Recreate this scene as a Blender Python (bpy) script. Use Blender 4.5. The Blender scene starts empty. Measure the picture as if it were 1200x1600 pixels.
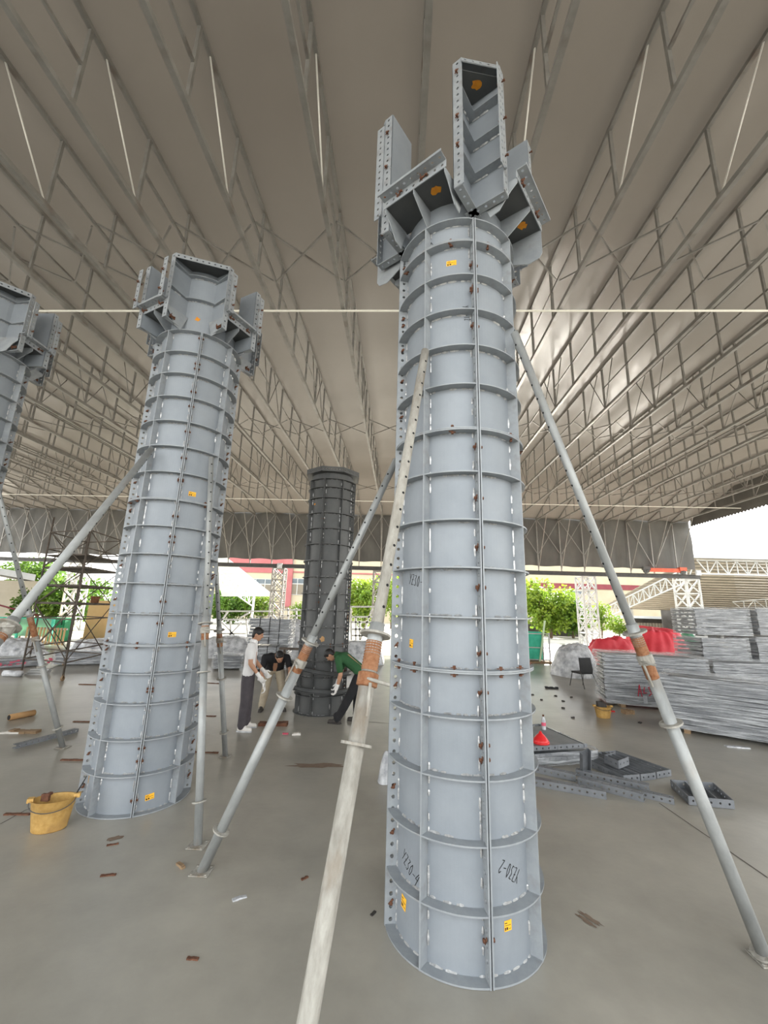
import bpy, bmesh, math, random
from mathutils import Vector, Matrix
scene = bpy.context.scene
COL = scene.collection
RND = random.Random(11)
V = Vector

# ------------------------------------------------------------------ camera
H = 2.1                       # lens height, phone held up
FPX = 650.0                   # focal length in pixels of the 1200x1600 frame
PITCH, ROLL, YAW = math.radians(13.0), math.radians(1.72), math.radians(2.5)
_F0 = V((-math.sin(YAW), math.cos(YAW), 0)); _R0 = V((math.cos(YAW), math.sin(YAW), 0)); _U0 = V((0, 0, 1))
CF = _F0*math.cos(PITCH) + _U0*math.sin(PITCH)
_U1 = _U0*math.cos(PITCH) - _F0*math.sin(PITCH)
CR = _R0*math.cos(ROLL) + _U1*math.sin(ROLL)
CU = _U1*math.cos(ROLL) - _R0*math.sin(ROLL)
EYE = V((0, 0, H))
cam_data = bpy.data.cameras.new('camera')
cam = bpy.data.objects.new('camera', cam_data); COL.objects.link(cam)
cam_data.sensor_fit = 'VERTICAL'; cam_data.sensor_height = 36.0
cam_data.lens = FPX/1600.0*36.0
cam_data.clip_end = 500; cam_data.clip_start = 0.05
M3 = Matrix((CR, CU, -CF)).transposed()
cam.matrix_world = Matrix.Translation(EYE) @ M3.to_4x4()
scene.camera = cam

# ------------------------------------------------------------------ sky, sun, exposure
world = bpy.data.worlds.new('sky'); scene.world = world; world.use_nodes = True
wn = world.node_tree.nodes; wl = world.node_tree.links
bg = wn['Background']
tc = wn.new('ShaderNodeTexCoord'); sep = wn.new('ShaderNodeSeparateXYZ'); rmp = wn.new('ShaderNodeValToRGB')
wl.new(tc.outputs['Generated'], sep.inputs[0]); wl.new(sep.outputs['Z'], rmp.inputs[0])
rmp.color_ramp.elements[0].position = 0.0; rmp.color_ramp.elements[0].color = (1.0, 0.985, 0.95, 1)
rmp.color_ramp.elements[1].position = 0.7; rmp.color_ramp.elements[1].color = (0.86, 0.94, 1.0, 1)
wl.new(rmp.outputs[0], bg.inputs[0]); bg.inputs[1].default_value = 1.4
sun_d = bpy.data.lights.new('sun', 'SUN'); sun_d.energy = 14.0; sun_d.angle = math.radians(3); sun_d.color = (1, 0.95, 0.86)
sun = bpy.data.objects.new('sun', sun_d); COL.objects.link(sun)
sun.rotation_euler = (math.radians(-62.5), 0, math.radians(-20))   # high morning sun from beyond the far eave, a little to the right
sun.location = (0, 0, 40)
vs = scene.view_settings
vs.view_transform = 'Standard'; vs.look = 'None'; vs.gamma = 1.0; vs.use_curve_mapping = False
vs.exposure = 1.6

# ------------------------------------------------------------------ pixel helpers (world points from measured image points)
def ray(x, y): return CF + CR*((x-600)/FPX) - CU*((y-800)/FPX)
def gp(x, y, z=0.0):
    d = ray(x, y); return EYE + d*((z-H)/d.z)
def atY(x, y, Y):
    d = ray(x, y); return EYE + d*(Y/d.y)
def proj(p):
    d = p-EYE; z = d.dot(CF); return (600+FPX*d.dot(CR)/z, 800-FPX*d.dot(CU)/z)

# ------------------------------------------------------------------ materials
def mat(name, c1, c2=None, rough=0.6, metal=0.0, scale=6.0, bump=0.0, bscale=None, stretch=(1, 1, 1), detail=6.0, lo=0.35, hi=0.65, spec=0.4, trans=0.0, c3=None, s3=1.0, coord='Object'):
    m = bpy.data.materials.new(name); m.use_nodes = True
    nt = m.node_tree; N = nt.nodes; L = nt.links
    b = N['Principled BSDF']
    b.inputs['Roughness'].default_value = rough; b.inputs['Metallic'].default_value = metal
    b.inputs['Specular IOR Level'].default_value = spec
    b.inputs['Base Color'].default_value = (*c1, 1)
    if c2 is not None or bump:
        t = N.new('ShaderNodeTexCoord'); mp = N.new('ShaderNodeMapping'); mp.inputs['Scale'].default_value = stretch
        L.new(t.outputs[coord], mp.inputs[0])
    if c2 is not None:
        n = N.new('ShaderNodeTexNoise'); n.inputs['Scale'].default_value = scale; n.inputs['Detail'].default_value = detail
        n.inputs['Roughness'].default_value = 0.62
        L.new(mp.outputs[0], n.inputs[0])
        r = N.new('ShaderNodeValToRGB'); r.color_ramp.elements[0].position = lo; r.color_ramp.elements[1].position = hi
        r.color_ramp.elements[0].color = (*c1, 1); r.color_ramp.elements[1].color = (*c2, 1)
        L.new(n.outputs[0], r.inputs[0]); out = r.outputs[0]
        if c3 is not None:
            n3 = N.new('ShaderNodeTexNoise'); n3.inputs['Scale'].default_value = s3; n3.inputs['Detail'].default_value = 8
            L.new(mp.outputs[0], n3.inputs[0])
            r3 = N.new('ShaderNodeValToRGB'); r3.color_ramp.elements[0].position = 0.55; r3.color_ramp.elements[1].position = 0.72
            L.new(n3.outputs[0], r3.inputs[0])
            mx = N.new('ShaderNodeMix'); mx.data_type = 'RGBA'
            L.new(r3.outputs[0], mx.inputs[0]); L.new(out, mx.inputs[6]); mx.inputs[7].default_value = (*c3, 1); out = mx.outputs[2]
        L.new(out, b.inputs['Base Color'])
    if bump:
        nb = N.new('ShaderNodeTexNoise'); nb.inputs['Scale'].default_value = bscale or scale*3; nb.inputs['Detail'].default_value = 5
        L.new(mp.outputs[0], nb.inputs[0])
        bp = N.new('ShaderNodeBump'); bp.inputs['Strength'].default_value = bump; bp.inputs['Distance'].default_value = 0.02
        L.new(nb.outputs[0], bp.inputs['Height']); L.new(bp.outputs[0], b.inputs['Normal'])
    if trans:
        tr = N.new('ShaderNodeBsdfTranslucent'); ms = N.new('ShaderNodeMixShader'); ms.inputs[0].default_value = trans
        if c2 is not None: L.new(out, tr.inputs[0])
        else: tr.inputs[0].default_value = (*c1, 1)
        L.new(b.outputs[0], ms.inputs[1]); L.new(tr.outputs[0], ms.inputs[2]); L.new(ms.outputs[0], N['Material Output'].inputs[0])
    return m

MT = {}
MT['paint'] = mat('grey_form_paint', (0.24, 0.265, 0.292), (0.285, 0.31, 0.338), 0.5, 0.15, 2.2, bump=0.06, bscale=180, c3=(0.225, 0.24, 0.25), s3=0.9)
MT['paint_shaded'] = mat('shaded_form_paint', (0.075, 0.078, 0.079), (0.098, 0.10, 0.099), 0.5, 0.15, 2.5, bump=0.05, bscale=160)  # same grey paint, darkened for shade on the rear column and undersides
MT['edge'] = mat('flange_paint', (0.27, 0.29, 0.31), (0.33, 0.35, 0.365), 0.5, 0.15, 8, c3=(0.25, 0.25, 0.25), s3=9)
MT['weld'] = mat('weld_metal', (0.34, 0.345, 0.35), (0.62, 0.62, 0.62), 0.42, 0.6, 40)
MT['rust'] = mat('rust', (0.085, 0.035, 0.020), (0.17, 0.075, 0.042), 0.9, 0.0, 35, bump=0.3, bscale=90)
MT['rust_orange'] = mat('rusty_thread', (0.20, 0.075, 0.03), (0.33, 0.17, 0.09), 0.85, 0.1, 25, bump=0.3, bscale=80)
MT['galv'] = mat('galvanised_pipe', (0.28, 0.29, 0.285), (0.37, 0.38, 0.375), 0.5, 0.25, 12, stretch=(1, 1, 0.4), c3=(0.30, 0.27, 0.23), s3=5, bump=0.05, bscale=60)
MT['galv_dirty'] = mat('plaster_splashed_pipe', (0.25, 0.235, 0.205), (0.40, 0.385, 0.345), 0.8, 0.0, 20, stretch=(1, 1, 0.35), c3=(0.19, 0.135, 0.085), s3=6, bump=0.35, bscale=45)
MT['truss'] = mat('truss_tube', (0.20, 0.19, 0.175), (0.27, 0.26, 0.24), 0.45, 0.35, 3, c3=(0.15, 0.12, 0.10), s3=2.2)
MT['truss_rod'] = mat('bright_rod', (0.62, 0.60, 0.55), (0.7, 0.68, 0.63), 0.4, 0.3, 6)
MT['white_pipe'] = mat('white_pipe', (0.72, 0.70, 0.62), (0.8, 0.78, 0.70), 0.5, 0.0, 3)
MT['hole_shade'] = mat('bore_shade', (0.012, 0.012, 0.013), rough=0.9)  # near-black colour standing in for the shade inside holes
MT['yellow'] = mat('yellow_sticker', (0.85, 0.42, 0.02), (0.90, 0.50, 0.04), 0.6, 0, 30)
MT['orange_mark'] = mat('orange_spray', (0.72, 0.30, 0.02), (0.62, 0.22, 0.02), 0.8, 0, 30)
MT['ink'] = mat('black_ink', (0.012, 0.012, 0.012), rough=0.7)
MT['membrane'] = mat('roof_membrane', (0.172, 0.152, 0.129), (0.19, 0.168, 0.144), 0.34, 0, 0.35, bump=0.30, bscale=0.9, spec=0.55, trans=0.04, c3=(0.158, 0.138, 0.117), s3=0.22)
MT['tarp_wall'] = mat('dark_tarpaulin', (0.085, 0.082, 0.076), (0.115, 0.11, 0.10), 0.6, 0, 0.8, bump=0.5, bscale=1.6, stretch=(1.6, 1, 0.6))
MT['concrete'] = mat('worn_concrete', (0.255, 0.24, 0.208), (0.385, 0.362, 0.312), 0.29, 0, 1.1, bump=0.10, bscale=9, c3=(0.185, 0.168, 0.145), s3=0.33, detail=12, lo=0.28, hi=0.72, spec=0.5)
MT['stain'] = mat('rust_stain', (0.15, 0.10, 0.07), (0.20, 0.15, 0.11), 0.9, 0, 8)
MT['joint'] = mat('concrete_joint', (0.10, 0.09, 0.08), rough=0.95)
MT['ground'] = mat('yard_ground', (0.34, 0.31, 0.26), (0.42, 0.39, 0.33), 0.9, 0, 0.4, detail=8)
MT['white_steel'] = mat('white_painted_steel', (0.40, 0.40, 0.385), (0.50, 0.50, 0.48), 0.5, 0.05, 4)
MT['grey_steel'] = mat('grey_lattice_steel', (0.36, 0.36, 0.35), (0.46, 0.46, 0.45), 0.5, 0.2, 4)
MT['dark_steel'] = mat('dark_beam_steel', (0.06, 0.06, 0.06), (0.09, 0.085, 0.08), 0.6, 0.2, 3)
MT['red_steel'] = mat('red_painted_steel', (0.52, 0.075, 0.03), (0.62, 0.11, 0.05), 0.5, 0, 4)
MT['scaff'] = mat('rusty_scaffold', (0.07, 0.058, 0.048), (0.13, 0.105, 0.083), 0.85, 0.1, 6)
MT['wood'] = mat('weathered_board', (0.20, 0.13, 0.075), (0.31, 0.21, 0.12), 0.85, 0, 6, stretch=(1, 8, 8))
MT['cardboard'] = mat('cardboard_tube', (0.42, 0.24, 0.10), (0.50, 0.30, 0.14), 0.85, 0, 5)
MT['basket'] = mat('dirty_yellow_plastic', (0.45, 0.26, 0.07), (0.60, 0.38, 0.13), 0.75, 0, 14, bump=0.15, bscale=40, c3=(0.30, 0.16, 0.05), s3=7)
MT['red_plastic'] = mat('red_plastic', (0.62, 0.015, 0.02), (0.70, 0.03, 0.03), 0.35, 0, 5)
MT['white_plastic'] = mat('white_plastic', (0.30, 0.31, 0.33), (0.66, 0.67, 0.69), 0.25, 0, 5, bump=0.9, bscale=5)
MT['black'] = mat('black_plastic', (0.010, 0.010, 0.011), (0.016, 0.016, 0.017), 0.6, 0, 8)
MT['green_mesh'] = mat('green_mesh', (0.04, 0.40, 0.26), (0.07, 0.52, 0.36), 0.7, 0, 5)
MT['green_tarp'] = mat('green_tarp', (0.015, 0.20, 0.09), (0.03, 0.28, 0.13), 0.6, 0, 2, bump=0.6, bscale=4)
MT['red_tarp'] = mat('red_tarp', (0.62, 0.03, 0.05), (0.72, 0.06, 0.08), 0.6, 0, 2, bump=0.5, bscale=5)
MT['cream'] = mat('cream_render', (0.40, 0.34, 0.235), (0.44, 0.38, 0.27), 0.9, 0, 0.6)
MT['pink'] = mat('pink_render', (0.32, 0.10, 0.10), (0.36, 0.125, 0.125), 0.9, 0, 0.6)
MT['maroon'] = mat('maroon_band', (0.17, 0.035, 0.045), (0.20, 0.05, 0.055), 0.9, 0, 1)
MT['glass'] = mat('window_glass', (0.08, 0.10, 0.115), (0.12, 0.14, 0.155), 0.25, 0, 0.8)
MT['blind'] = mat('window_blind', (0.16, 0.135, 0.10), (0.20, 0.17, 0.13), 0.8, 0, 0.8, stretch=(1, 1, 12))
MT['sheet_roof'] = mat('sheet_roofing', (0.25, 0.22, 0.175), (0.30, 0.265, 0.215), 0.6, 0.05, 1.2)
MT['white_sheet'] = mat('white_sheet_roof', (0.42, 0.43, 0.43), (0.48, 0.49, 0.49), 0.5, 0, 1.2)
MT['brick_wall'] = mat('pale_brick_paint', (0.42, 0.375, 0.295), (0.46, 0.415, 0.33), 0.9, 0, 2)
MT['leaf'] = mat('leaf', (0.035, 0.10, 0.012), (0.13, 0.22, 0.022), 0.5, 0, 0.9, trans=0.35, lo=0.3, hi=0.7)
MT['leaf2'] = mat('leaf_bright', (0.07, 0.16, 0.012), (0.24, 0.31, 0.03), 0.5, 0, 0.8, trans=0.35, lo=0.3, hi=0.7)
MT['bark'] = mat('bark', (0.10, 0.07, 0.05), (0.16, 0.12, 0.08), 0.95, 0, 4)
MT['stack_steel'] = mat('stacked_panel_steel', (0.15, 0.16, 0.175), (0.22, 0.23, 0.245), 0.5, 0.25, 4)
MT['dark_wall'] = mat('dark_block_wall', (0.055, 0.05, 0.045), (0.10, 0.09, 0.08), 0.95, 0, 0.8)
MT['skin'] = mat('skin', (0.42, 0.22, 0.135), (0.46, 0.25, 0.155), 0.55, 0, 6)
MT['hair'] = mat('black_hair', (0.010, 0.009, 0.009), (0.018, 0.015, 0.014), 0.5, 0, 40)
MT['shirt_white'] = mat('white_polo', (0.66, 0.65, 0.65), (0.74, 0.73, 0.73), 0.85, 0, 6, bump=0.3, bscale=9)
MT['shirt_black'] = mat('black_polo', (0.010, 0.010, 0.012), (0.016, 0.016, 0.018), 0.85, 0, 6, bump=0.3, bscale=9)
MT['shirt_green'] = mat('green_tee', (0.020, 0.080, 0.028), (0.028, 0.098, 0.037), 0.85, 0, 6, bump=0.3, bscale=9)
MT['pants_grey'] = mat('charcoal_trousers', (0.055, 0.048, 0.055), (0.075, 0.066, 0.073), 0.85, 0, 6, bump=0.4, bscale=10)
MT['pants_khaki'] = mat('khaki_trousers', (0.33, 0.28, 0.20), (0.40, 0.34, 0.255), 0.85, 0, 6, bump=0.4, bscale=10)
MT['pants_black'] = mat('black_trousers', (0.010, 0.010, 0.012), (0.017, 0.017, 0.019), 0.85, 0, 6, bump=0.4, bscale=10)
MT['glove'] = mat('white_cotton_glove', (0.70, 0.68, 0.66), (0.78, 0.76, 0.74), 0.9, 0, 20)
MT['shoe_white'] = mat('white_sneaker', (0.66, 0.63, 0.58), (0.74, 0.71, 0.67), 0.7, 0, 8)
MT['shoe_dark'] = mat('dark_shoe', (0.03, 0.027, 0.025), (0.06, 0.052, 0.047), 0.7, 0, 8)
MT['red_ink'] = mat('red_paint_mark', (0.42, 0.015, 0.04), rough=0.7)
MT['red_print'] = mat('pink_print', (0.62, 0.10, 0.16), rough=0.7)
MT['tan_board'] = mat('tan_board', (0.40, 0.26, 0.12), (0.45, 0.31, 0.15), 0.9, 0, 1)

def film_material():
    m = bpy.data.materials.new('stretch_film'); m.use_nodes = True
    N = m.node_tree.nodes; L = m.node_tree.links
    b = N['Principled BSDF']; b.inputs['Base Color'].default_value = (0.55, 0.57, 0.59, 1); b.inputs['Roughness'].default_value = 0.2
    t = N.new('ShaderNodeTexCoord'); mp = N.new('ShaderNodeMapping'); mp.inputs['Scale'].default_value = (0.5, 0.5, 13)
    n = N.new('ShaderNodeTexNoise'); n.inputs['Scale'].default_value = 2.6; n.inputs['Detail'].default_value = 9; n.inputs['Roughness'].default_value = 0.7
    L.new(t.outputs['Object'], mp.inputs[0]); L.new(mp.outputs[0], n.inputs[0])
    r = N.new('ShaderNodeValToRGB'); r.color_ramp.elements[0].position = 0.44; r.color_ramp.elements[1].position = 0.64
    r.color_ramp.elements[0].color = (0.07, 0.07, 0.07, 1); r.color_ramp.elements[1].color = (0.9, 0.9, 0.9, 1)
    L.new(n.outputs[0], r.inputs[0])
    tr = N.new('ShaderNodeBsdfTransparent'); ms = N.new('ShaderNodeMixShader')
    L.new(r.outputs[0], ms.inputs[0]); L.new(tr.outputs[0], ms.inputs[1]); L.new(b.outputs[0], ms.inputs[2])
    L.new(ms.outputs[0], N['Material Output'].inputs[0])
    bp = N.new('ShaderNodeBump'); bp.inputs['Strength'].default_value = 0.5; bp.inputs['Distance'].default_value = 0.03
    L.new(n.outputs[0], bp.inputs['Height']); L.new(bp.outputs[0], b.inputs['Normal'])
    return m
MT['film'] = film_material()

# ------------------------------------------------------------------ mesh building
class MB:
    def __init__(s): s.v = []; s.f = []; s.m = []; s.cur = 0
    def add(s, vs, fs):
        o = len(s.v); s.v += [tuple(p) for p in vs]
        for f in fs: s.f.append(tuple(i+o for i in f)); s.m.append(s.cur)
        return s
    def mat(s, i): s.cur = i; return s
    def box(s, c, d, R=None):
        c = V(c); hx, hy, hz = d[0]/2, d[1]/2, d[2]/2
        p = [V((x, y, z)) for x in (-hx, hx) for y in (-hy, hy) for z in (-hz, hz)]
        if R is not None: p = [R @ q for q in p]
        return s.add([c+q for q in p], [(0, 1, 3, 2), (4, 6, 7, 5), (0, 4, 5, 1), (2, 3, 7, 6), (0, 2, 6, 4), (1, 5, 7, 3)])
    def bb(s, a, b): return s.box([(a[i]+b[i])/2 for i in range(3)], [abs(b[i]-a[i]) for i in range(3)])
    def bar(s, p, q, w, h=None, up=(0, 0, 1)):
        p, q = V(p), V(q); h = h or w; d = (q-p); L = d.length; d.normalize()
        u = V(up)
        if abs(d.dot(u)) > 0.98: u = V((1, 0, 0))
        x = d.cross(u).normalized(); y = x.cross(d)
        return s.box((p+q)/2, (w, L, h), Matrix((x, d, y)).transposed())
    def tube(s, p, q, r0, r1=None, n=10, caps=True):
        p, q = V(p), V(q); r1 = r0 if r1 is None else r1
        d = (q-p).normalized(); u = V((0, 0, 1)) if abs(d.z) < 0.9 else V((1, 0, 0))
        x = d.cross(u).normalized(); y = d.cross(x)
        vs = []
        for c, r in ((p, r0), (q, r1)):
            for i in range(n):
                a = 2*math.pi*i/n; vs.append(c + x*(r*math.cos(a)) + y*(r*math.sin(a)))
        fs = [(i, (i+1) % n, n+(i+1) % n, n+i) for i in range(n)]
        if caps: fs += [tuple(range(n-1, -1, -1)), tuple(range(n, 2*n))]
        return s.add(vs, fs)
    def lathe(s, prof, n=20, c=(0, 0, 0), sx=1, sy=1, closed=False):
        vs = []; k = len(prof)
        for i in range(n):
            a = 2*math.pi*i/n
            for r, z in prof: vs.append((c[0]+sx*r*math.cos(a), c[1]+sy*r*math.sin(a), c[2]+z))
        fs = []
        for i in range(n):
            j = (i+1) % n
            for t in range(k if closed else k-1):
                t2 = (t+1) % k
                fs.append((i*k+t, j*k+t, j*k+t2, i*k+t2))
        return s.add(vs, fs)
    def prism(s, poly, z0, z1):
        n = len(poly)
        vs = [(x, y, z0) for x, y in poly]+[(x, y, z1) for x, y in poly]
        return s.add(vs, [tuple(range(n-1, -1, -1)), tuple(range(n, 2*n))]+[(i, (i+1) % n, n+(i+1) % n, n+i) for i in range(n)])
    def arcband(s, r0, r1, z0, z1, a0, a1, n=12):
        vs = []
        for i in range(n+1):
            a = a0+(a1-a0)*i/n; c, sn = math.cos(a), math.sin(a)
            vs += [(r0*c, r0*sn, z0), (r1*c, r1*sn, z0), (r1*c, r1*sn, z1), (r0*c, r0*sn, z1)]
        fs = []
        for i in range(n):
            a, b = 4*i, 4*i+4
            for k in range(4): fs.append((a+k, a+(k+1) % 4, b+(k+1) % 4, b+k))
        fs += [(3, 2, 1, 0), (4*n, 4*n+1, 4*n+2, 4*n+3)]
        return s.add(vs, fs)
    def blob(s, c, r, R=None, n=8, k=5):
        vs = [V((0, 0, -1))]
        for j in range(1, k):
            t = math.pi*j/k-math.pi/2
            for i in range(n): a = 2*math.pi*i/n; vs.append(V((math.cos(t)*math.cos(a), math.cos(t)*math.sin(a), math.sin(t))))
        vs.append(V((0, 0, 1)))
        fs = [(0, 1+(i+1) % n, 1+i) for i in range(n)]
        for j in range(k-2):
            for i in range(n): fs.append((1+j*n+i, 1+j*n+(i+1) % n, 1+(j+1)*n+(i+1) % n, 1+(j+1)*n+i))
        l = len(vs)-1
        fs += [(l, l-n+i, l-n+(i+1) % n) for i in range(n)]
        r = V(r) if hasattr(r, '__len__') else V((r, r, r))
        p = [V((q.x*r.x, q.y*r.y, q.z*r.z)) for q in vs]
        if R is not None: p = [R @ q for q in p]
        return s.add([V(c)+q for q in p], fs)
    def cap(s, p, r0, q, r1, n=10):
        p, q = V(p), V(q)
        s.blob(p, r0, n=n, k=6); s.blob(q, r1, n=n, k=6)
        if (q-p).length > 1e-5: s.tube(p, q, r0, r1, n=n)
        return s
    def holed(s, L, W, n, r, t, edge=0.0):
        """plate: length along z (0..L), width along x (0..W), thickness along y (-t/2..t/2), n real round holes"""
        c = L/n
        for k in range(n):
            cx, cz = W/2, (k+0.5)*c
            o = [(W, cz), (W, cz+c/2), (cx, cz+c/2), (0, cz+c/2), (0, cz), (0, cz-c/2), (cx, cz-c/2), (W, cz-c/2)]
            h = [(cx+r*math.cos(a*math.pi/4), cz+r*math.sin(a*math.pi/4)) for a in range(8)]
            vs = [(x, -t/2, z) for x, z in o]+[(x, -t/2, z) for x, z in h]+[(x, t/2, z) for x, z in o]+[(x, t/2, z) for x, z in h]
            fs = []
            for i in range(8):
                j = (i+1) % 8
                fs += [(i, j, 8+j, 8+i), (16+j, 16+i, 24+i, 24+j), (8+i, 8+j, 24+j, 24+i)]
            for i in (0, 7): fs.append(((i+1) % 8, i, 16+i, 16+(i+1) % 8))
            for i in (3, 4): fs.append((i+1, i, 16+i, 16+i+1))
            if k == 0: fs += [(6, 5, 21, 22), (7, 6, 22, 23)]
            if k == n-1: fs += [(2, 1, 17, 18), (3, 2, 18, 19)]
            s.add(vs, fs)
        return s
    def xf(s, M, start=0):
        for i in range(start, len(s.v)): s.v[i] = tuple(M @ V(s.v[i]))
        return s
    def mesh(s, name, mats, smooth=False, fix=False):
        me = bpy.data.meshes.new(name); me.from_pydata(s.v, [], s.f)
        for m in (mats if isinstance(mats, (list, tuple)) else [mats]): me.materials.append(MT[m] if isinstance(m, str) else m)
        if any(s.m): me.polygons.foreach_set('material_index', s.m)
        if smooth: me.polygons.foreach_set('use_smooth', [True]*len(me.polygons))
        if fix:
            b = bmesh.new(); b.from_mesh(me); bmesh.ops.recalc_face_normals(b, faces=b.faces); b.to_mesh(me); b.free()
        me.update(); return me
    def build(s, name, mats, parent=None, smooth=False, loc=None, rotz=None, fix=True):
        return inst(name, s.mesh(name, mats, smooth, fix), parent, loc, rotz)

def inst(name, me, parent=None, loc=None, rotz=None, rot=None):
    o = bpy.data.objects.new(name, me); COL.objects.link(o)
    if parent is not None: o.parent = parent
    if loc is not None: o.location = loc
    if rotz is not None: o.rotation_euler = (0, 0, rotz)
    if rot is not None: o.rotation_euler = rot
    return o
def tag(o, label, cat, group=None, kind=None):
    if label: o['label'] = label
    if cat: o['category'] = cat
    if group: o['group'] = group
    if kind: o['kind'] = kind
    return o
def thing(name, label, cat, loc=(0, 0, 0), rotz=0, group=None):
    o = bpy.data.objects.new(name, None); COL.objects.link(o); o.empty_display_size = 0.1
    o.location = loc; o.rotation_euler = (0, 0, rotz)
    return tag(o, label, cat, group)
def struct(o): o['kind'] = 'structure'; return o
def lab(o, text): o['label'] = text; return o
ORD = ['', 'first', 'second', 'third', 'fourth', 'fifth', 'sixth', 'seventh', 'eighth', 'ninth', 'tenth', 'eleventh', 'twelfth', 'thirteenth', 'fourteenth', 'fifteenth', 'sixteenth', 'seventeenth', 'eighteenth', 'nineteenth', 'twentieth', 'twenty-first']
# ------------------------------------------------------------------ floor
def grid_mesh(name, x0, x1, y0, y1, nx, ny, zf, mats, smooth=True):
    vs = [(x0+(x1-x0)*i/nx, y0+(y1-y0)*j/ny) for j in range(ny+1) for i in range(nx+1)]
    m = MB().add([(x, y, zf(x, y)) for x, y in vs], [(j*(nx+1)+i, j*(nx+1)+i+1, (j+1)*(nx+1)+i+1, (j+1)*(nx+1)+i) for j in range(ny) for i in range(nx)])
    return m.mesh(name, mats, smooth)
YE = 28.0                      # far eave of the tent
fl = struct(inst('floor', MB().bb((-45, -14, -0.2), (30, YE+4, 0)).mesh('floor', 'concrete', fix=True)))
gr = struct(inst('ground', MB().bb((-120, -60, -0.5), (120, 160, -0.02)).mesh('ground', 'ground', fix=True)))
def floor_strip(pts, w, name='floor_joint', m='joint'):
    b = MB()
    for a, c in zip(pts, pts[1:]):
        a, c = gp(*a), gp(*c); d = (c-a).normalized(); n = V((-d.y, d.x, 0))*w/2
        b.add([a-n+V((0, 0, .002)), a+n+V((0, 0, .002)), c+n+V((0, 0, .002)), c-n+V((0, 0, .002))], [(3, 2, 1, 0)])
    return b.build(name, m, fl)
floor_strip([(1030, 1255), (1110, 1310), (1200, 1372)], 0.012)
floor_strip([(0, 1288), (40, 1266), (110, 1240)], 0.010)
floor_strip([(560, 1127), (700, 1137)], 0.015)
def stain(px, py, rx, ry, a, seed, m='stain'):
    r = random.Random(seed); c = gp(px, py); n = 18
    pts = []
    for i in range(n):
        t = 2*math.pi*i/n; k = 0.55+0.6*r.random(); x, y = rx*k*math.cos(t), ry*k*math.sin(t)
        pts.append((c.x+x*math.cos(a)-y*math.sin(a), c.y+x*math.sin(a)+y*math.cos(a), 0.0025))
    MB().add(pts, [tuple(range(n))]).build('floor_stain', m, fl)
stain(923, 1436, .10, .025, 2.2, 1); stain(917, 1440, .08, .02, 2.2, 2); stain(497, 1196, .42, .10, 0.1, 3); stain(180, 1310, .07, .05, 1, 4)

# ------------------------------------------------------------------ tent roof
TS = 1.49; TX0 = 0.18; KMIN, KMAX = -19, 12
HB, HT = H+6.1, H+7.46         # bottom and top chord heights
HM = H+6.78
BAY = (YE-3.83)/18.0
NODES = [3.83+BAY*j for j in range(-7, 19)]
XR = 19.3                      # right hand edge of the roof
YT = NODES[-4]                 # where the top chord starts to drop to the eave
def top_z(Y):
    return HT if Y <= YT else HT + (HB+0.12-HT)*(Y-YT)/(YE-YT)
_r = random.Random(5)
def roof_z(x, y):
    u = (x-TX0)/TS; sag = 0.05*math.sin(math.pi*(u-math.floor(u)))
    return top_z(y)+0.06 + sag + 0.012*math.sin(y*2.1+x*.7)
ys = [-6+i*0.5 for i in range(60)]+[YT, 25.2, 26.3, 27.2, YE+0.15]; ys = sorted(ys)
xs = [TX0+TS*(KMIN-1)+TS*i/4 for i in range(int((KMAX-KMIN+1)*4)+1)]; xs = [x for x in xs if x < XR]+[XR]
ys = [y for y in ys if y <= YE+0.15]
b = MB().add([(x, y, roof_z(x, y)) for y in ys for x in xs], [(j*len(xs)+i, j*len(xs)+i+1, (j+1)*len(xs)+i+1, (j+1)*len(xs)+i) for j in range(len(ys)-1) for i in range(len(xs)-1)])
roof = struct(inst('ceiling', b.mesh('ceiling', 'membrane', True)))
# side valance hanging along the right edge, with a scalloped lower fringe
zv = HB-0.15
b = MB(); n = 140
for i in range(n):
    y0 = -6+(YE+6)*i/n; y1 = -6+(YE+6)*(i+1)/n; zt0, zt1 = top_z(y0)+.12, top_z(y1)+.12
    lo = zv; ym = (y0+y1)/2
    b.add([(XR, y0, zt0), (XR, y1, zt1), (XR, y1, lo), (XR, ym, lo-0.09), (XR, y0, lo)], [(0, 1, 2, 3, 4)])
    b.add([(XR+.01, y0, zt0), (XR+.01, y1, zt1), (XR+.01, y1, lo), (XR+.01, ym, lo-0.09), (XR+.01, y0, lo)], [(4, 3, 2, 1, 0)])
struct(b.build('trim_1', 'tarp_wall', fix=False))
# far eave wall of tarpaulin
ZR = atY(600, 886, YE).z       # rail height
zf0 = ZR+0.36
nx = 260; nz = 10
xa, xb = TX0+TS*(KMIN-1), XR
vs = []
for j in range(nz+1):
    for i in range(nx+1):
        x = xa+(xb-xa)*i/nx; t = j/nz; z = zf0+(HB+0.30-zf0)*t
        w = (1-t)
        vs.append((x, YE+0.16+0.06*w*math.sin(x*5.3+3*math.sin(x*.9))+0.05*math.sin(x*2.1+t*7+2*math.sin(x*.5+t*3)), z+0.03*w*math.sin(x*3.1)))
wf = MB().add(vs, [(j*(nx+1)+i, j*(nx+1)+i+1, (j+1)*(nx+1)+i+1, (j+1)*(nx+1)+i) for j in range(nz) for i in range(nx)])
struct(inst('wall_far', wf.mesh('wall_far', 'tarp_wall', True)))
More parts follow.
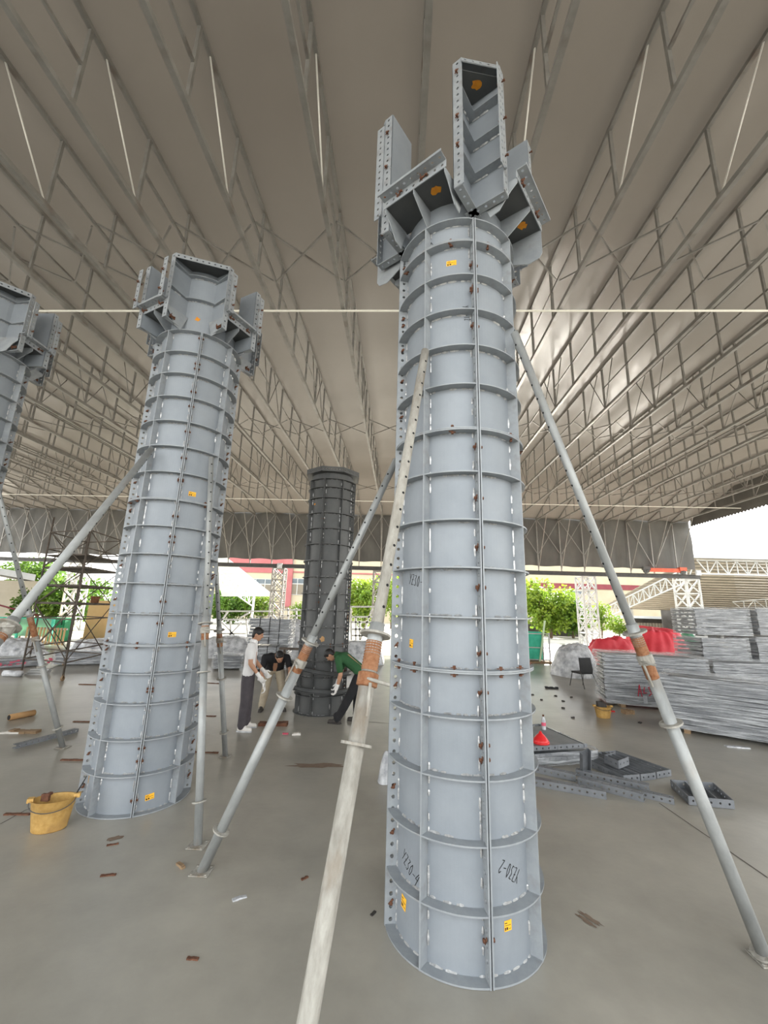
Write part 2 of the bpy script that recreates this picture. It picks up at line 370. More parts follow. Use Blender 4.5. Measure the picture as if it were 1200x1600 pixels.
# rail beam on the lattice posts (I section)
RXE = atY(1092, 890, YE).x
rail = MB().bb((xa, YE-.12, ZR-.02), (RXE, YE+.12, ZR+.02)).bb((xa, YE-.03, ZR-.20), (RXE, YE+.03, ZR)).bb((xa, YE-.12, ZR-.24), (RXE, YE+.12, ZR-.20)).build('rail_beam', 'dark_steel')
tag(rail, 'long dark steel rail beam under the far tarpaulin wall', 'beam')

# ------------------------------------------------------------------ roof trusses, one thing each
def mesh_bar(name, p, q, w, h, m): return MB().bar(p, q, w, h).mesh(name, m, fix=True)
Y0 = NODES[0]
me_bot = mesh_bar('bottom_chord', (0, Y0, HB), (0, YE, HB), .075, .085, 'truss')
_b = MB().bar((0, Y0, HT), (0, YT+.02, HT), .06, .07).bar((0, YT, HT), (0, YE, HB+.12), .06, .07)
me_top = _b.mesh('top_chord', 'truss', fix=True)
me_post = mesh_bar('post', (0, 0, HB), (0, 0, HT), .048, .048, 'truss')
me_leg = mesh_bar('leg', (0, YE, ZR), (0, YE, HB+.1), .06, .06, 'truss')
me_knee = mesh_bar('knee_rod', (0, YE-2.1, HB), (0, YE-.02, ZR+.12), .035, .035, 'truss')
me_shortpost = {}
me_mid = {}
PER = BAY*6
GAPS = [3.83+PER*i for i in (0, 1, 2)]
mids = []; ystart = Y0
for g in GAPS:
    if g > ystart: mids.append((ystart, g))
    ystart = g+BAY
mids.append((ystart, NODES[-5]))
me_mids = [mesh_bar('mid_chord', (0, a, HM), (0, c, HM), .04, .045, 'truss') for a, c in mids if c > a]
rods = []
for g in GAPS:
    rods.append(((0, g+.28, HT), (0, g+BAY-.03, HB+.02)))
for g in GAPS[1:]:
    rods.append(((0, g+BAY*.5-BAY, HT), (0, g, HB))); rods.append(((0, g+BAY*.6, HT), (0, g, HB)))
me_rods = [MB().tube(p, q, .014, n=6).mesh('tie_rod', 'truss_rod' if i < 1 else 'truss', True) for i, (p, q) in enumerate(rods)]
def truss_label(k):
    if k == 0: return 'steel roof truss running straight back above the foreground column'
    side = 'left' if k < 0 else 'right'
    return f'steel roof truss, {ORD[abs(k)]} to the {side} of the one above the foreground column'
for k in range(KMIN, KMAX+1):
    t = thing('roof_truss', truss_label(k), 'truss', (TX0+TS*k, 0, 0), 0, 'trusses under the tent roof')
    inst('bottom_chord', me_bot, t); inst('top_chord', me_top, t)
    for j, Y in enumerate(NODES[:-1]):
        if Y <= YT+.01: inst('post', me_post, t, (0, Y, 0))
        else:
            if j not in me_shortpost: me_shortpost[j] = mesh_bar('post', (0, 0, HB), (0, 0, top_z(Y)), .048, .048, 'truss')
            inst('post', me_shortpost[j], t, (0, Y, 0))
    for m in me_mids: inst('mid_chord', m, t)
    for m in me_rods: inst('tie_rod', m, t)
    inst('leg', me_leg, t); inst('knee_rod', me_knee, t)
# crossed braces between neighbouring trusses: three rows in the roof and one on the far wall
BRK = [(6.1, 6.1+1.37), (14.2, 15.55), (22.3, 23.65)]
for ri, (ya, yb) in enumerate(BRK):
    ma = MB().bar((.03, ya, HM), (TS-.05, yb, HM-.02), .03, .03).mesh('brace_bar', 'truss', fix=True)
    mb_ = MB().bar((.03, yb, HM-.04), (TS-.05, ya, HM-.06), .03, .03).mesh('brace_bar', 'truss', fix=True)
    where = ['nearest row, over the tall columns', 'middle row of roof bracing', 'row nearest the far tarpaulin wall'][ri]
    for k in range(KMIN, KMAX):
        t = thing('cross_brace', f'crossed steel brace between two roof trusses, {where}', 'brace', (TX0+TS*k, 0, 0), 0, f'roof bracing, {where}')
        inst('brace_bar', ma, t); inst('brace_bar', mb_, t)
zt = HB+.0; zb = ZR+1.15
ma = MB().bar((.04, YE-.06, zt), (TS-.04, YE-.06, zb), .03, .03).mesh('brace_bar', 'truss', fix=True)
mb_ = MB().bar((.04, YE-.10, zb), (TS-.04, YE-.10, zt), .03, .03).mesh('brace_bar', 'truss', fix=True)
for k in range(KMIN, KMAX-3):
    t = thing('cross_brace', 'crossed steel brace on the dark tarpaulin wall at the far eave', 'brace', (TX0+TS*k, 0, 0), 0, 'bracing on the far eave')
    inst('brace_bar', ma, t); inst('brace_bar', mb_, t)
for k in (KMAX-2, KMAX-1):
    t = thing('eave_strut', 'diagonal steel strut above the red wheel carriage, sloping ' + ('down to the right' if k == KMAX-2 else 'up to the right'), 'strut', (TX0+TS*k, 0, 0))
    p, q = ((.05, YE-.05, HB), (TS-.07, YE-.05, ZR+.5)) if k == KMAX-2 else ((.07, YE-.05, ZR+.5), (TS-.05, YE-.05, HB))
    inst('strut_tube', MB().bar(p, q, .05, .05).mesh('strut_tube', 'truss', fix=True), t)
# lateral pipes
yp = 7.5
t = MB().tube((xa, yp, HB-.06), (XR-.3, yp, HB-.06), .021, n=8).build('cross_pipe', 'white_pipe', smooth=True)
tag(t, 'thin white pipe running across the roof trusses at column-top height', 'pipe')
t = MB().tube((xa, 23.4, HB-.06), (XR-.3, 23.4, HB-.06), .02, n=8).build('cross_pipe', 'white_pipe', smooth=True)
tag(t, 'thin pale pipe across the trusses close to the far eave', 'pipe')
# red wheeled end carriage on the rail
c = atY(1012, 882, YE); d = atY(1062, 884, YE)
t = thing('wheel_carriage', 'red steel wheel carriage riding on the end of the rail beam', 'carriage', (c.x, YE-.2, ZR+.02))
L_ = d.x-c.x
MB().bb((-.35, -.07, .10), (L_+.1, .07, .34)).build('carriage_beam', 'red_steel', t)
for x in (-.25, L_):
    MB().tube((x, -.10, .17), (x, .10, .17), .17, n=18).tube((x, -.13, .17), (x, .13, .17), .06, n=12).build('wheel', 'dark_steel', t)
    MB().bb((x-.22, -.13, .20), (x+.22, .13, .42)).build('wheel_housing', 'red_steel' if x > 0 else 'dark_steel', t)

# ------------------------------------------------------------------ lattice posts
def lattice(name, label, px0, px1, ytop, Y, m='grey_steel', d=None, seg=None, group=None, zbase=0.0):
    a, c = atY(px0, ytop, Y), atY(px1, ytop, Y)
    w = c.x-a.x; d = d or w; h = min(a.z, ZR-.26)-zbase
    t = thing(name, label, 'lattice post', ((a.x+c.x)/2, Y+d/2, zbase), 0, group)
    r = w*.045+.012
    for sx in (-1, 1):
        for sy in (-1, 1): MB().box((sx*w/2, sy*d/2, h/2), (r*2, r*2, h)).build('leg', m, t)
    n = seg or max(4, round(h/(w*1.05)))
    for sx, sy, ax in ((0, -1, 0), (0, 1, 0), (-1, 0, 1), (1, 0, 1)):
        b = MB()
        for i in range(n):
            z0, z1 = h*i/n, h*(i+1)/n
            P = (lambda s, z: (s*w/2, sy*d/2, z)) if ax == 0 else (lambda s, z: (sx*w/2, s*d/2, z))
            b.bar(P(-1, z0), P(1, z1), r*1.1); b.bar(P(1, z0), P(-1, z1), r*1.1); b.bar(P(-1, z1), P(1, z1), r*1.3)
        b.build('lacing', m, t)
    return t
zb_ = 884
lattice('lattice_post', 'grey lattice post left of the rear steel column, carrying a lamp', 427, 444, zb_, YE, 'truss')
lattice('lattice_post', 'narrow dark lattice post seen between the rear column and the foreground column', 584, 601, zb_+3, YE, 'truss')
lattice('lattice_post', 'tapering grey lattice post standing right of the green trees', 909, 929, 893, YE, 'grey_steel', d=1.1)
lattice('lattice_post', 'tall white lattice post at the end of the rail beam', 1069, 1090, 895, YE+.2, 'white_steel', d=1.2)
lattice('lattice_post', 'pale lattice post behind the scaffold tower on the left', 112, 132, 872, YE, 'grey_steel', d=.8)
for i, (px, py, lb) in enumerate(((437, 884, 'small square floodlight on the lattice post left of the rear column'), (1091, 895, 'small square floodlight at the right end of the rail beam'))):
    p = atY(px, py, YE-.25)
    t = thing('floodlight', lb, 'lamp', p)
    MB().box((0, 0, 0), (.34, .08, .34)).build('housing', 'grey_steel', t)
    MB().box((0, -.045, 0), (.28, .012, .28)).build('lens', 'white_plastic', t)
    MB().bar((0, .04, -.1), (0, .2, .0), .05).build('bracket', 'grey_steel', t)
# ------------------------------------------------------------------ steel column forms
RS, RO = 0.472, 0.548          # shell radius, outer radius of rings and ribs
Q = math.pi/2
ME_RING = MB().arcband(RS-.002, RO, -.005, .005, 0.012, Q-.012, 24).mesh('stiffener_ring', 'edge', fix=True)
ME_RING_D = MB().arcband(RS-.002, RO, -.005, .005, 0.012, Q-.012, 14).mesh('stiffener_ring', 'paint_shaded', fix=True)
def clip_mesh(seed):
    r = random.Random(seed); b = MB()
    b.tube((0, -.042, 0), (0, .045, 0), .009, n=8)
    b.tube((0, -.05, 0), (0, -.036, 0), .017, n=6); b.tube((0, .034, 0), (0, .048, 0), .016, n=6)
    R = Matrix.Rotation(r.uniform(.5, 1.0), 3, 'Y')
    b.box((.006, -.03, 0), (.018, .007, .075), R); b.box((.0, .028, .006), (.016, .007, .06), Matrix.Rotation(-r.uniform(.2, .9), 3, 'Y'))
    return b.xf(Matrix.Scale(.72, 4)).mesh('wedge_clip', 'rust', fix=True)
ME_CLIPS = [clip_mesh(i) for i in range(4)]
def bead(b, P, T, N, L, r, rr):
    """one run of weld: a lumpy little four-sided bar; P centre, T along, N outward"""
    T = T.normalized(); B = T.cross(N).normalized(); n = 4; vs = []
    for i in range(n+1):
        t = i/n; k = r*(0.35+0.75*math.sin(math.pi*min(max(t, .06), .94))**.5)*(0.8+0.5*rr.random())
        c = P+T*(L*(t-.5))
        vs += [c+N*k, c+B*k, c-N*k*.6, c-B*k]
    fs = []
    for i in range(n):
        for j in range(4): fs.append((4*i+j, 4*i+(j+1) % 4, 4*i+4+(j+1) % 4, 4*i+4+j))
    fs += [(3, 2, 1, 0), (4*n, 4*n+1, 4*n+2, 4*n+3)]
    b.add(vs, fs)
SEC_CACHE = {}
def section_meshes(zs, key, pm='paint', em='edge'):
    """zs: ring heights of one section, relative to its base"""
    if key in SEC_CACHE: return SEC_CACHE[key]
    h = zs[-1]; rr = random.Random(sum(map(ord, key)))
    sh = MB().arcband(RS-.008, RS, 0, h, 0.004, Q-.004, 28).mesh('form_panel', pm, fix=True)
    for p in sh.polygons: p.use_smooth = False
    rib = MB().bb((RS-.002, -.005, 0), (RO+.002, .005, h)).mesh('stiffener_rib', em, fix=True)
    n = max(8, round(h/.075))
    fl_ = MB().holed(h, RO+.006-RS, n, .0135, .009).xf(Matrix.Translation((RS-.002, 0, 0))).mesh('bolt_flange', em, fix=True)
    w = MB()
    for iz, z in enumerate(zs):
        for side in (-1, 1):
            if (iz == 0 and side < 0) or (iz == len(zs)-1 and side > 0): continue
            for cell in (0, 1):
                a = cell*Q/2+.05; end = (cell+1)*Q/2-.05
                while a < end:
                    L = rr.uniform(.03, .085)
                    if rr.random() < .72:
                        am = min(a+L/2/RS, end)
                        P = V((RS*math.cos(am), RS*math.sin(am), z+side*.009)); T = V((-math.sin(am), math.cos(am), 0)); N = V((math.cos(am), math.sin(am), 0))
                        bead(w, P, T, N, L, .0085, rr)
                    a += (L+rr.uniform(.0, .05))/RS
    for a, off in ((0.022, 1), (Q/2, -1), (Q/2, 1), (Q-.022, -1)):
        z = .03
        while z < h-.04:
            L = rr.uniform(.03, .10)
            if rr.random() < .6:
                am = a+off*.011/RS
                bead(w, V((RS*math.cos(am), RS*math.sin(am), z+L/2)), V((0, 0, 1)), V((math.cos(am), math.sin(am), 0)), L, .008, rr)
            z += L+rr.uniform(0, .07)
    wm = w.mesh('weld_bead', 'weld', fix=True)
    SEC_CACHE[key] = (sh, rib, fl_, wm, h)
    return SEC_CACHE[key]

def sticker(panel, th, z, w=.07, h=.045, m='yellow', tilt=0.0, r=RS, text=True):
    b = MB(); n = 4
    def P(u, v, rr):
        x = u*math.cos(tilt)-v*math.sin(tilt); y = u*math.sin(tilt)+v*math.cos(tilt)
        a = th+x/r; return (rr*math.cos(a), rr*math.sin(a), z+y)
    def patch(u0, u1, v0, v1, rr):
        vs = []
        for i in range(n+1):
            u = u0+(u1-u0)*i/n; vs += [P(u, v0, rr), P(u, v1, rr)]
        b.add(vs, [(2*i, 2*i+2, 2*i+3, 2*i+1) for i in range(n)])
    patch(-w/2, w/2, -h/2, h/2, r+.0015)
    if text:
        b.mat(1)
        patch(-w*.42, -w*.1, h*.22, h*.30, r+.002); patch(-w*.42, w*.40, h*.02, h*.07, r+.002)
        patch(-w*.42, -w*.27, -h*.40, -h*.12, r+.002); patch(-w*.20, -w*.02, -h*.36, -h*.12, r+.002); patch(w*.1, w*.40, -h*.32, -h*.27, r+.002)
    return lab(b.build('sticker', [m, 'ink'], panel, fix=False), 'small yellow paper label with dark print')
def spray_mark(panel, th, z, s, r=RS, m='orange_mark', seed=0):
    rr = random.Random(seed); n = 14; b = MB(); vs = []
    for i in range(n):
        t = 2*math.pi*i/n; k = s*(.6+.5*rr.random()); a = th+k*math.cos(t)/r
        vs.append(((r+.0015)*math.cos(a), (r+.0015)*math.sin(a), z+k*math.sin(t)))
    return b.add(vs, [tuple(range(n))]).build('paint_mark', m, panel, fix=False)
GLY = {'Y': [[(0, 1), (.3, .55)], [(.6, 1), (.15, 0)]], 'Z': [[(0, 1), (.55, 1), (.05, 0), (.6, .05)], [(.1, .5), (.5, .55)]],
       '3': [[(.05, .95), (.5, .95), (.2, .55), (.5, .3), (.35, 0), (.0, .08)]], '0': [[(.3, 1), (.05, .6), (.15, .05), (.4, 0), (.55, .5), (.3, 1)]],
       '-': [[(.05, .45), (.6, .5)]], '4': [[(.3, 1), (.0, .45), (.6, .5)], [(.5, .9), (.4, -.25)]], '6': [[(.45, 1), (.1, .5), (.1, .1), (.4, 0), (.5, .3), (.12, .4)]],
       '2': [[(.05, .8), (.3, 1), (.5, .8), (.05, 0), (.55, .05)]], '1': [[(.25, 1), (.25, 0)]], 'A': [[(0, 0), (.35, 1), (.6, 0)], [(.12, .4), (.52, .4)]], 'L': [[(.3, .8), (.1, .3), (.6, .35)]], 'S': [[(.6, .9), (.1, .8), (.5, .3), (.05, .1)]]}
def strokes(text, size):
    x = 0; out = []
    for ch in text:
        for s in GLY[ch]: out.append([((x+p[0]*.5)*size, p[1]*size) for p in s])
        x += .41
    return out
def writing(panel, text, th, z, size, tilt=0.0, r=RS, wd=.0045):
    b = MB()
    for s in strokes(text, size):
        for (x0, y0), (x1, y1) in zip(s, s[1:]):
            d = math.hypot(x1-x0, y1-y0) or 1; nx_, ny_ = -(y1-y0)/d*wd/2, (x1-x0)/d*wd/2
            vs = []
            for (u, v) in ((x0-nx_, y0-ny_), (x1-nx_, y1-ny_), (x1+nx_, y1+ny_), (x0+nx_, y0+ny_)):
                X = u*math.cos(tilt)-v*math.sin(tilt); Y = u*math.sin(tilt)+v*math.cos(tilt)
                a = th+X/r; vs.append(((r+.0018)*math.cos(a), (r+.0018)*math.sin(a), z+Y))
            b.add(vs, [(0, 1, 2, 3)])
    return lab(b.build('hand_writing', 'ink', panel, fix=False), f'black marker writing reading {text}')

def column(name, label, C, az, zs, joints, key, clip_rate=0.75, pm='paint', em='edge', ring_me=None):
    t = thing(name, label, 'column', (C[0], C[1], 0))
    rr = random.Random(sum(map(ord, key))+3); panels = {}
    ring_me = ring_me or ME_RING
    for s, (i0, i1) in enumerate(zip(joints, joints[1:])):
        sz = [z-zs[i0] for z in zs[i0:i1+1]]
        sh, rib, fl_, wm, h = section_meshes(sz, f'{key}{s}', pm, em)
        for k in range(4):
            p = inst('form_panel', sh, t, (0, 0, zs[i0]+.002), math.radians(az-90)+k*Q)
            panels[(s, k)] = p
            for iz, z in enumerate(sz):
                zz = z+.005 if iz == 0 else (z-.007 if iz == len(sz)-1 else z)
                inst('stiffener_ring', ring_me, p, (0, 0, zz))
            inst('stiffener_rib', rib, p, None, Q/2)
            inst('bolt_flange', fl_, p, (0, .0085, 0)); inst('bolt_flange', fl_, p, (.0085, 0, 0), Q)
            wo = inst('weld_bead', wm, p); wo['kind'] = 'stuff'
            # rusty clips on the vertical joint at the start of this panel
            for za, zb2 in zip(sz, sz[1:]):
                if rr.random() < clip_rate:
                    for q in range(1 if rr.random() < .7 else 2):
                        zz = za+(zb2-za)*rr.uniform(.3, .8)
                        inst('wedge_clip', ME_CLIPS[rr.randrange(4)], p, (RS+.04, 0, zz))
            # clips on the horizontal joint rings
            if s > 0:
                for a in (.25, .62, 1.2):
                    if rr.random() < .6:
                        o = inst('wedge_clip', ME_CLIPS[rr.randrange(4)], p, ((RS+.05)*math.cos(a), (RS+.05)*math.sin(a), 0)); o.rotation_euler = (Q, 0, a)
    return t, panels

def holed_plate(name, L, W, t, parent, M, m='edge', pitch=.075, r=.0125):
    n = max(2, round(L/pitch))
    return MB().holed(L, W, n, r, t).xf(M).build(name, m, parent)
def M_axes(o, x, y, z):  # local x,y,z axes to world
    m = Matrix((V(x), V(y), V(z))).transposed().to_4x4(); m.translation = V(o); return m

def vee_panel(col, az, z0, z1, rv=.47, a=.33, side=True, seed=0, marks=True):
    """tall inside-corner form: two upright plates meeting in a V that opens outwards"""
    c = math.sqrt(.5); g = .075
    t = MB()
    e1, e2, v = V((rv+a*c, a*c, 0)), V((rv+a*c, -a*c, 0)), V((rv, 0, 0))
    n1, n2 = V((c, -c, 0)), V((c, c, 0))
    for e, nn in ((e1, n1), (e2, n2)):
        t.add([v+V((0, 0, z0)), e+V((0, 0, z0)), e+V((0, 0, z1)), v+V((0, 0, z1))], [(0, 1, 2, 3)])
        o = -nn*.007
        t.add([v+o+V((0, 0, z0)), e+o+V((0, 0, z0)), e+o+V((0, 0, z1)), v+o+V((0, 0, z1))], [(3, 2, 1, 0)])
    p = t.build('corner_panel', 'paint', col, rotz=math.radians(az-90), fix=False)
    poly = [e1, v, e2, e2+n2*g, v+V((g/c, 0, 0)), e1+n1*g]
    pl = [(q.x, q.y) for q in poly]
    hs = (z1-z0)
    rr = random.Random(seed)
    for f in (.27, .53, .79):
        z = z0+hs*f
        MB().prism(pl, z-.004, z+.004).build('stiffener', 'edge', p)
        w = MB()
        for e, nn in ((e1, n1), (e2, n2)):
            d = (e-v); L = d.length; d.normalize(); s = .03
            while s < L-.03:
                l = rr.uniform(.03, .08)
                if rr.random() < .8: bead(w, v+d*(s+l/2)+nn*.004+V((0, 0, z-.008)), d, nn, l, .009, rr)
                s += l+rr.uniform(0, .02)
        w.build('weld_bead', 'weld', p)['kind'] = 'stuff'
    # end flanges with bolt holes, facing outwards along each arm
    for e, nn, d in ((e1, n1, V((c, c, 0))), (e2, n2, V((c, -c, 0)))):
        holed_plate('bolt_flange', hs, g+.012, .008, p, M_axes(e+V((0, 0, z0)), nn, d, (0, 0, 1)))
        for q in range(3):
            inst('wedge_clip', ME_CLIPS[rr.randrange(4)], p, e+nn*.045+V((0, 0, z0+hs*(.22+.3*q+.1*rr.random()))), math.atan2(d.y, d.x)-Q)
    # bottom angle in V, drilled
    for e, nn, sg in ((e1, n1, 1), (e2, n2, -1)):
        d = (v-e).normalized()
        holed_plate('bottom_flange', a+.03, g, .008, p, M_axes(e+V((0, 0, z0)), nn, (0, 0, 1), d))
    # head: closing plate and drilled front band with chamfered corners
    f1, f2 = e1+n1*g, e2+n2*g
    top = [(v.x, v.y), (e2.x, e2.y), (f2.x, f2.y), (f1.x, f1.y), (e1.x, e1.y)]
    MB().prism(top, z1-.004, z1+.004).build('top_plate', 'edge', p)
    MB().prism([(v.x+.012, v.y), (e2.x-.01, e2.y+.01), (f2.x-.02, f2.y+.02), (f1.x-.02, f1.y-.02), (e1.x-.01, e1.y-.01)], z1-.10, z1-.094).build('inner_plate', 'paint_shaded', p)  # recess shade put into this plate's colour
    L = (f1-f2).length
    holed_plate('front_band', L, .07, .008, p, M_axes(f2+V((.004, 0, z1)), (0.25, 0, -.97), (.97, 0, .25), (0, 1, 0)))
    if marks:
        s = MB(); nn = 12; cx = rv+a*c*.8
        vs = [(cx+.05*(.6+.5*rr.random())*math.cos(2*math.pi*i/nn), .05*(.6+.5*rr.random())*math.sin(2*math.pi*i/nn), z1-.102) for i in range(nn)]
        s.add(vs, [tuple(range(nn-1, -1, -1))]).build('paint_mark', 'orange_mark', p, fix=False)
    if side:
        o = e1+V((c, c, 0))*.012+n1*(g+.01)
        holed_plate('side_flange', hs*.80, .085, .008, p, M_axes(o+V((0, 0, z0+hs*.14)), n1, (c, c, 0), (0, 0, 1)))
        MB().bb((0, 0, 0), (.02, .02, .02)).xf(M_axes(o+V((0, 0, z0+hs*.14)), n1, (c, c, 0), (0, 0, 1))).build('lug', 'edge', p)
    return p

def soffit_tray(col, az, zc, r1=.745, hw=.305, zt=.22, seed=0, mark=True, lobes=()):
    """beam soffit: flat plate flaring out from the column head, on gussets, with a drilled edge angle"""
    p = MB().bb((.40, -hw, zc+zt-.003), (r1, hw, zc+zt+.003)).build('soffit_tray', 'paint_shaded', col, rotz=math.radians(az-90))  # underside shade put into the soffit colour
    rr = random.Random(seed)
    for y in (-hw, hw):
        if (y > 0) in lobes: poly = [(.46, zc-.02), (r1-.13, zc-.10), (r1-.03, zc-.085), (r1, zc-.04), (r1, zc+zt), (.42, zc+zt)]
        else: poly = [(.50, zc-.03), (.58, zc-.01), (r1-.06, zc+zt-.10), (r1, zc+zt-.05), (r1, zc+zt), (.42, zc+zt)]
        b = MB().prism(poly, -.004, .004).xf(Matrix.Translation((0, y, 0)) @ Matrix.Rotation(Q, 4, 'X'))
        b.build('side_plate', 'edge', p)
    b = MB().prism([(.46, zc+.02), (.52, zc+.0), (r1, zc+zt-.06), (r1, zc+zt), (.46, zc+zt)], -.004, .004).xf(Matrix.Translation((0, 0, 0)) @ Matrix.Rotation(Q, 4, 'X'))
    b.build('gusset', 'edge', p)
    holed_plate('edge_angle', 2*hw+.03, .075, .008, p, M_axes((r1, -hw-.015, zc+zt-.012), (0, 0, 1), (-1, 0, 0), (0, 1, 0)))
    holed_plate('edge_angle', 2*hw+.03, .085, .008, p, M_axes((r1, -hw-.015, zc+zt+.065), (1, 0, 0), (0, 0, 1), (0, 1, 0)))
    MB().bb((r1+.08, -hw-.015, zc+zt+.06), (r1+.088, hw+.015, zc+zt+.085)).build('edge_lip', 'edge', p)
    for y in (-.18, .12):
        inst('wedge_clip', ME_CLIPS[rr.randrange(4)], p, (r1+.015, y+rr.uniform(-.05, .05), zc+zt+.03), rr.uniform(-.5, .5))
    if mark:
        nn = 12
        vs = [(.62+.045*(.6+.6*rr.random())*math.cos(2*math.pi*i/nn), .15+.05*(.6+.6*rr.random())*math.sin(2*math.pi*i/nn), zc+zt-.006) for i in range(nn)]
        MB().add(vs, [tuple(range(nn-1, -1, -1))]).build('paint_mark', 'orange_mark', p, fix=False)
    return p

def round_corner(col, az, z0, z1, wing=.30, seed=0, mark=True, half=math.radians(19)):
    """corner form of the shorter heads: rounded middle with a splayed wing on each side"""
    c = math.sqrt(.5); g = .065; rr = random.Random(seed); R0 = .485
    prof = []; outer = []
    e2 = V((R0*math.cos(half)+wing*c, -R0*math.sin(half)-wing*c, 0)); e1 = V((e2.x, -e2.y, 0))
    n1, n2 = V((c, -c, 0)), V((c, c, 0))
    arc = [V((R0*math.cos(-half+2*half*i/8), R0*math.sin(-half+2*half*i/8), 0)) for i in range(9)]
    prof = [e2]+arc+[e1]
    arco = [q*((R0+g)/R0) for q in arc]
    outer = [e2+n2*g]+arco+[e1+n1*g]
    b = MB(); n = len(prof)
    b.add([q+V((0, 0, z0)) for q in prof]+[q+V((0, 0, z1)) for q in prof], [(i, i+1, n+i+1, n+i) for i in range(n-1)])
    b.add([q-V((.007, 0, -z0)) for q in prof]+[q-V((.007, 0, -z1)) for q in prof], [(n+i, n+i+1, i+1, i) for i in range(n-1)])
    p = b.build('corner_panel', 'paint', col, rotz=math.radians(az-90), fix=False)
    hs = z1-z0
    for f in (.0, .50, .88):
        z = z0+hs*f+(.006 if f == 0 else 0)
        if f == 0:
            for a_, o_ in ((prof[:2], outer[:2]), (prof[-2:], outer[-2:])):
                MB().prism([(q.x, q.y) for q in (a_[0], a_[1], o_[1], o_[0])], z-.004, z+.004).build('stiffener', 'edge', p)
            continue
        poly = [(q.x, q.y) for q in prof]+[(q.x, q.y) for q in reversed(outer)]
        MB().prism(poly, z-.004, z+.004).build('stiffener', 'edge', p)
        w = MB()
        for q0, q1 in zip(prof, prof[1:]):
            if rr.random() < .8:
                d = q1-q0; L = min(.09, d.length*.8)
                bead(w, (q0+q1)/2+V((.004, 0, z-.008)), d, V((1, 0, 0)), L, .009, rr)
        w.build('weld_bead', 'weld', p)['kind'] = 'stuff'
    for e, nn, d in ((e1, n1, V((c, c, 0))), (e2, n2, V((c, -c, 0)))):
        holed_plate('bolt_flange', hs, g+.01, .008, p, M_axes(e+V((0, 0, z0)), nn, d, (0, 0, 1)))
        o = e+d*.09+nn*.0
        holed_plate('side_flange', hs*.62, .07, .008, p, M_axes(o+V((0, 0, z0+hs*.24)), nn, d, (0, 0, 1)))
        MB().bar(e+V((0, 0, z0+hs*.3)), o+V((0, 0, z0+hs*.3)), .01, .05).build('lug', 'edge', p)
        for q in range(2):
            inst('wedge_clip', ME_CLIPS[rr.randrange(4)], p, o+nn*.03+V((0, 0, z0+hs*(.35+.3*q))), math.atan2(d.y, d.x)-Q)
            inst('wedge_clip', ME_CLIPS[rr.randrange(4)], p, e+nn*.04-d*.1+V((0, 0, z0+hs*.06+.02*q)), math.atan2(d.y, d.x)-Q)
    f1, f2 = e1+n1*g, e2+n2*g
    L = (f1-f2).length
    holed_plate('front_band', L, .075, .008, p, M_axes(f2+V((.0, 0, z1)), (0.2, 0, -.98), (.98, 0, .2), (0, 1, 0)), pitch=.07)
    MB().prism([(q.x, q.y) for q in prof]+[(f1.x, f1.y), (f2.x, f2.y)], z1-.004, z1+.002).build('top_plate', 'paint_shaded', p)  # plate coloured dark for the shade beneath it
    if mark: spray_mark(p, -.02, z0+hs*.22, .035, R0, seed=seed)
    return p

# ---- foreground column
MC = (.482, 3.48)
Z_M = [0, .345, .70, 1.057, 1.413, 1.70, 2.052, 2.393, 2.738, 3.10, 3.442, 3.815, 4.157, 4.484, 4.819, 5.159, 5.39]
AZM = 9.2
mcol, MP = column('steel_column_form', 'tallest grey round steel column form in the foreground, with forked head', MC, AZM, Z_M, [0, 5, 10, 15, 16], 'front')
MB().arcband(RS-.006, RS, 5.38, 5.64, 0, 2*math.pi-1e-4, 48).build('neck', 'paint', mcol)
for i in range(4):
    vee_panel(mcol, AZM+1+90*i, 5.47, 6.86, seed=i, rv=.47)
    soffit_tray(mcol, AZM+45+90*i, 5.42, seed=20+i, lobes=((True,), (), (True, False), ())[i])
# quarter 3 spans azimuth -81..9 (left of the bolted joint), quarter 0 spans 9..99 (right of it)
def th_of(az, k): return math.radians(az-(AZM+90*k))
sticker(MP[(0, 3)], th_of(-62, -1), .21, .06, .075, tilt=-.15)
sticker(MP[(0, 0)], th_of(27, 0), .24, .055, .055)
sticker(MP[(1, 3)], th_of(-56, -1), .15, .045, .06, tilt=-.1)
sticker(MP[(2, 3)], th_of(-12, -1), 1.56, .085, .05)
writing(MP[(0, 3)], 'YZ30-4', th_of(-66, -1), .45, .078, -.5)
writing(MP[(1, 3)], 'YZ30-6', th_of(-61, -1), .585, .078, -.2)
writing(MP[(0, 0)], 'YZ30-2', th_of(42, 0), .50, .075, math.pi-.55)
writing(MP[(2, 3)], 'YZ30-12', th_of(-1.5, -1), 1.12, .05, -1.45)
writing(MP[(3, 3)], 'YZ30', th_of(-42, -1), .05, .06, .3)
# ---- left column
LC = (-2.873, 5.09)
Z_L = [0, .365, .695, 1.04, 1.34, 1.63, 1.96, 2.29, 2.62, 2.943, 3.263, 3.591, 3.916, 4.24, 4.565, 4.88, 5.183, 5.494]
AZL = 28.2
lcol, LP = column('steel_column_form', 'grey round steel column form on the left, with square splayed head and yellow labels', LC, AZL, Z_L, [0, 5, 10, 17], 'left')
MB().arcband(RS-.006, RS, 5.48, 5.72, 0, 2*math.pi-1e-4, 48).build('neck', 'paint', lcol)
for i in range(4):
    round_corner(lcol, AZL-8+90*i, 5.50, 6.42, seed=40+i)
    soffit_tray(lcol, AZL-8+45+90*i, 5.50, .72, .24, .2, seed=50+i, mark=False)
def thl(az, k): return math.radians(az-(AZL+90*k))
sticker(LP[(0, 0)], thl(45, 0), .13, .085, .055, tilt=.1); sticker(LP[(1, 0)], thl(45, 0), .11, .085, .055); sticker(LP[(2, 0)], thl(46, 0), .11, .085, .055)
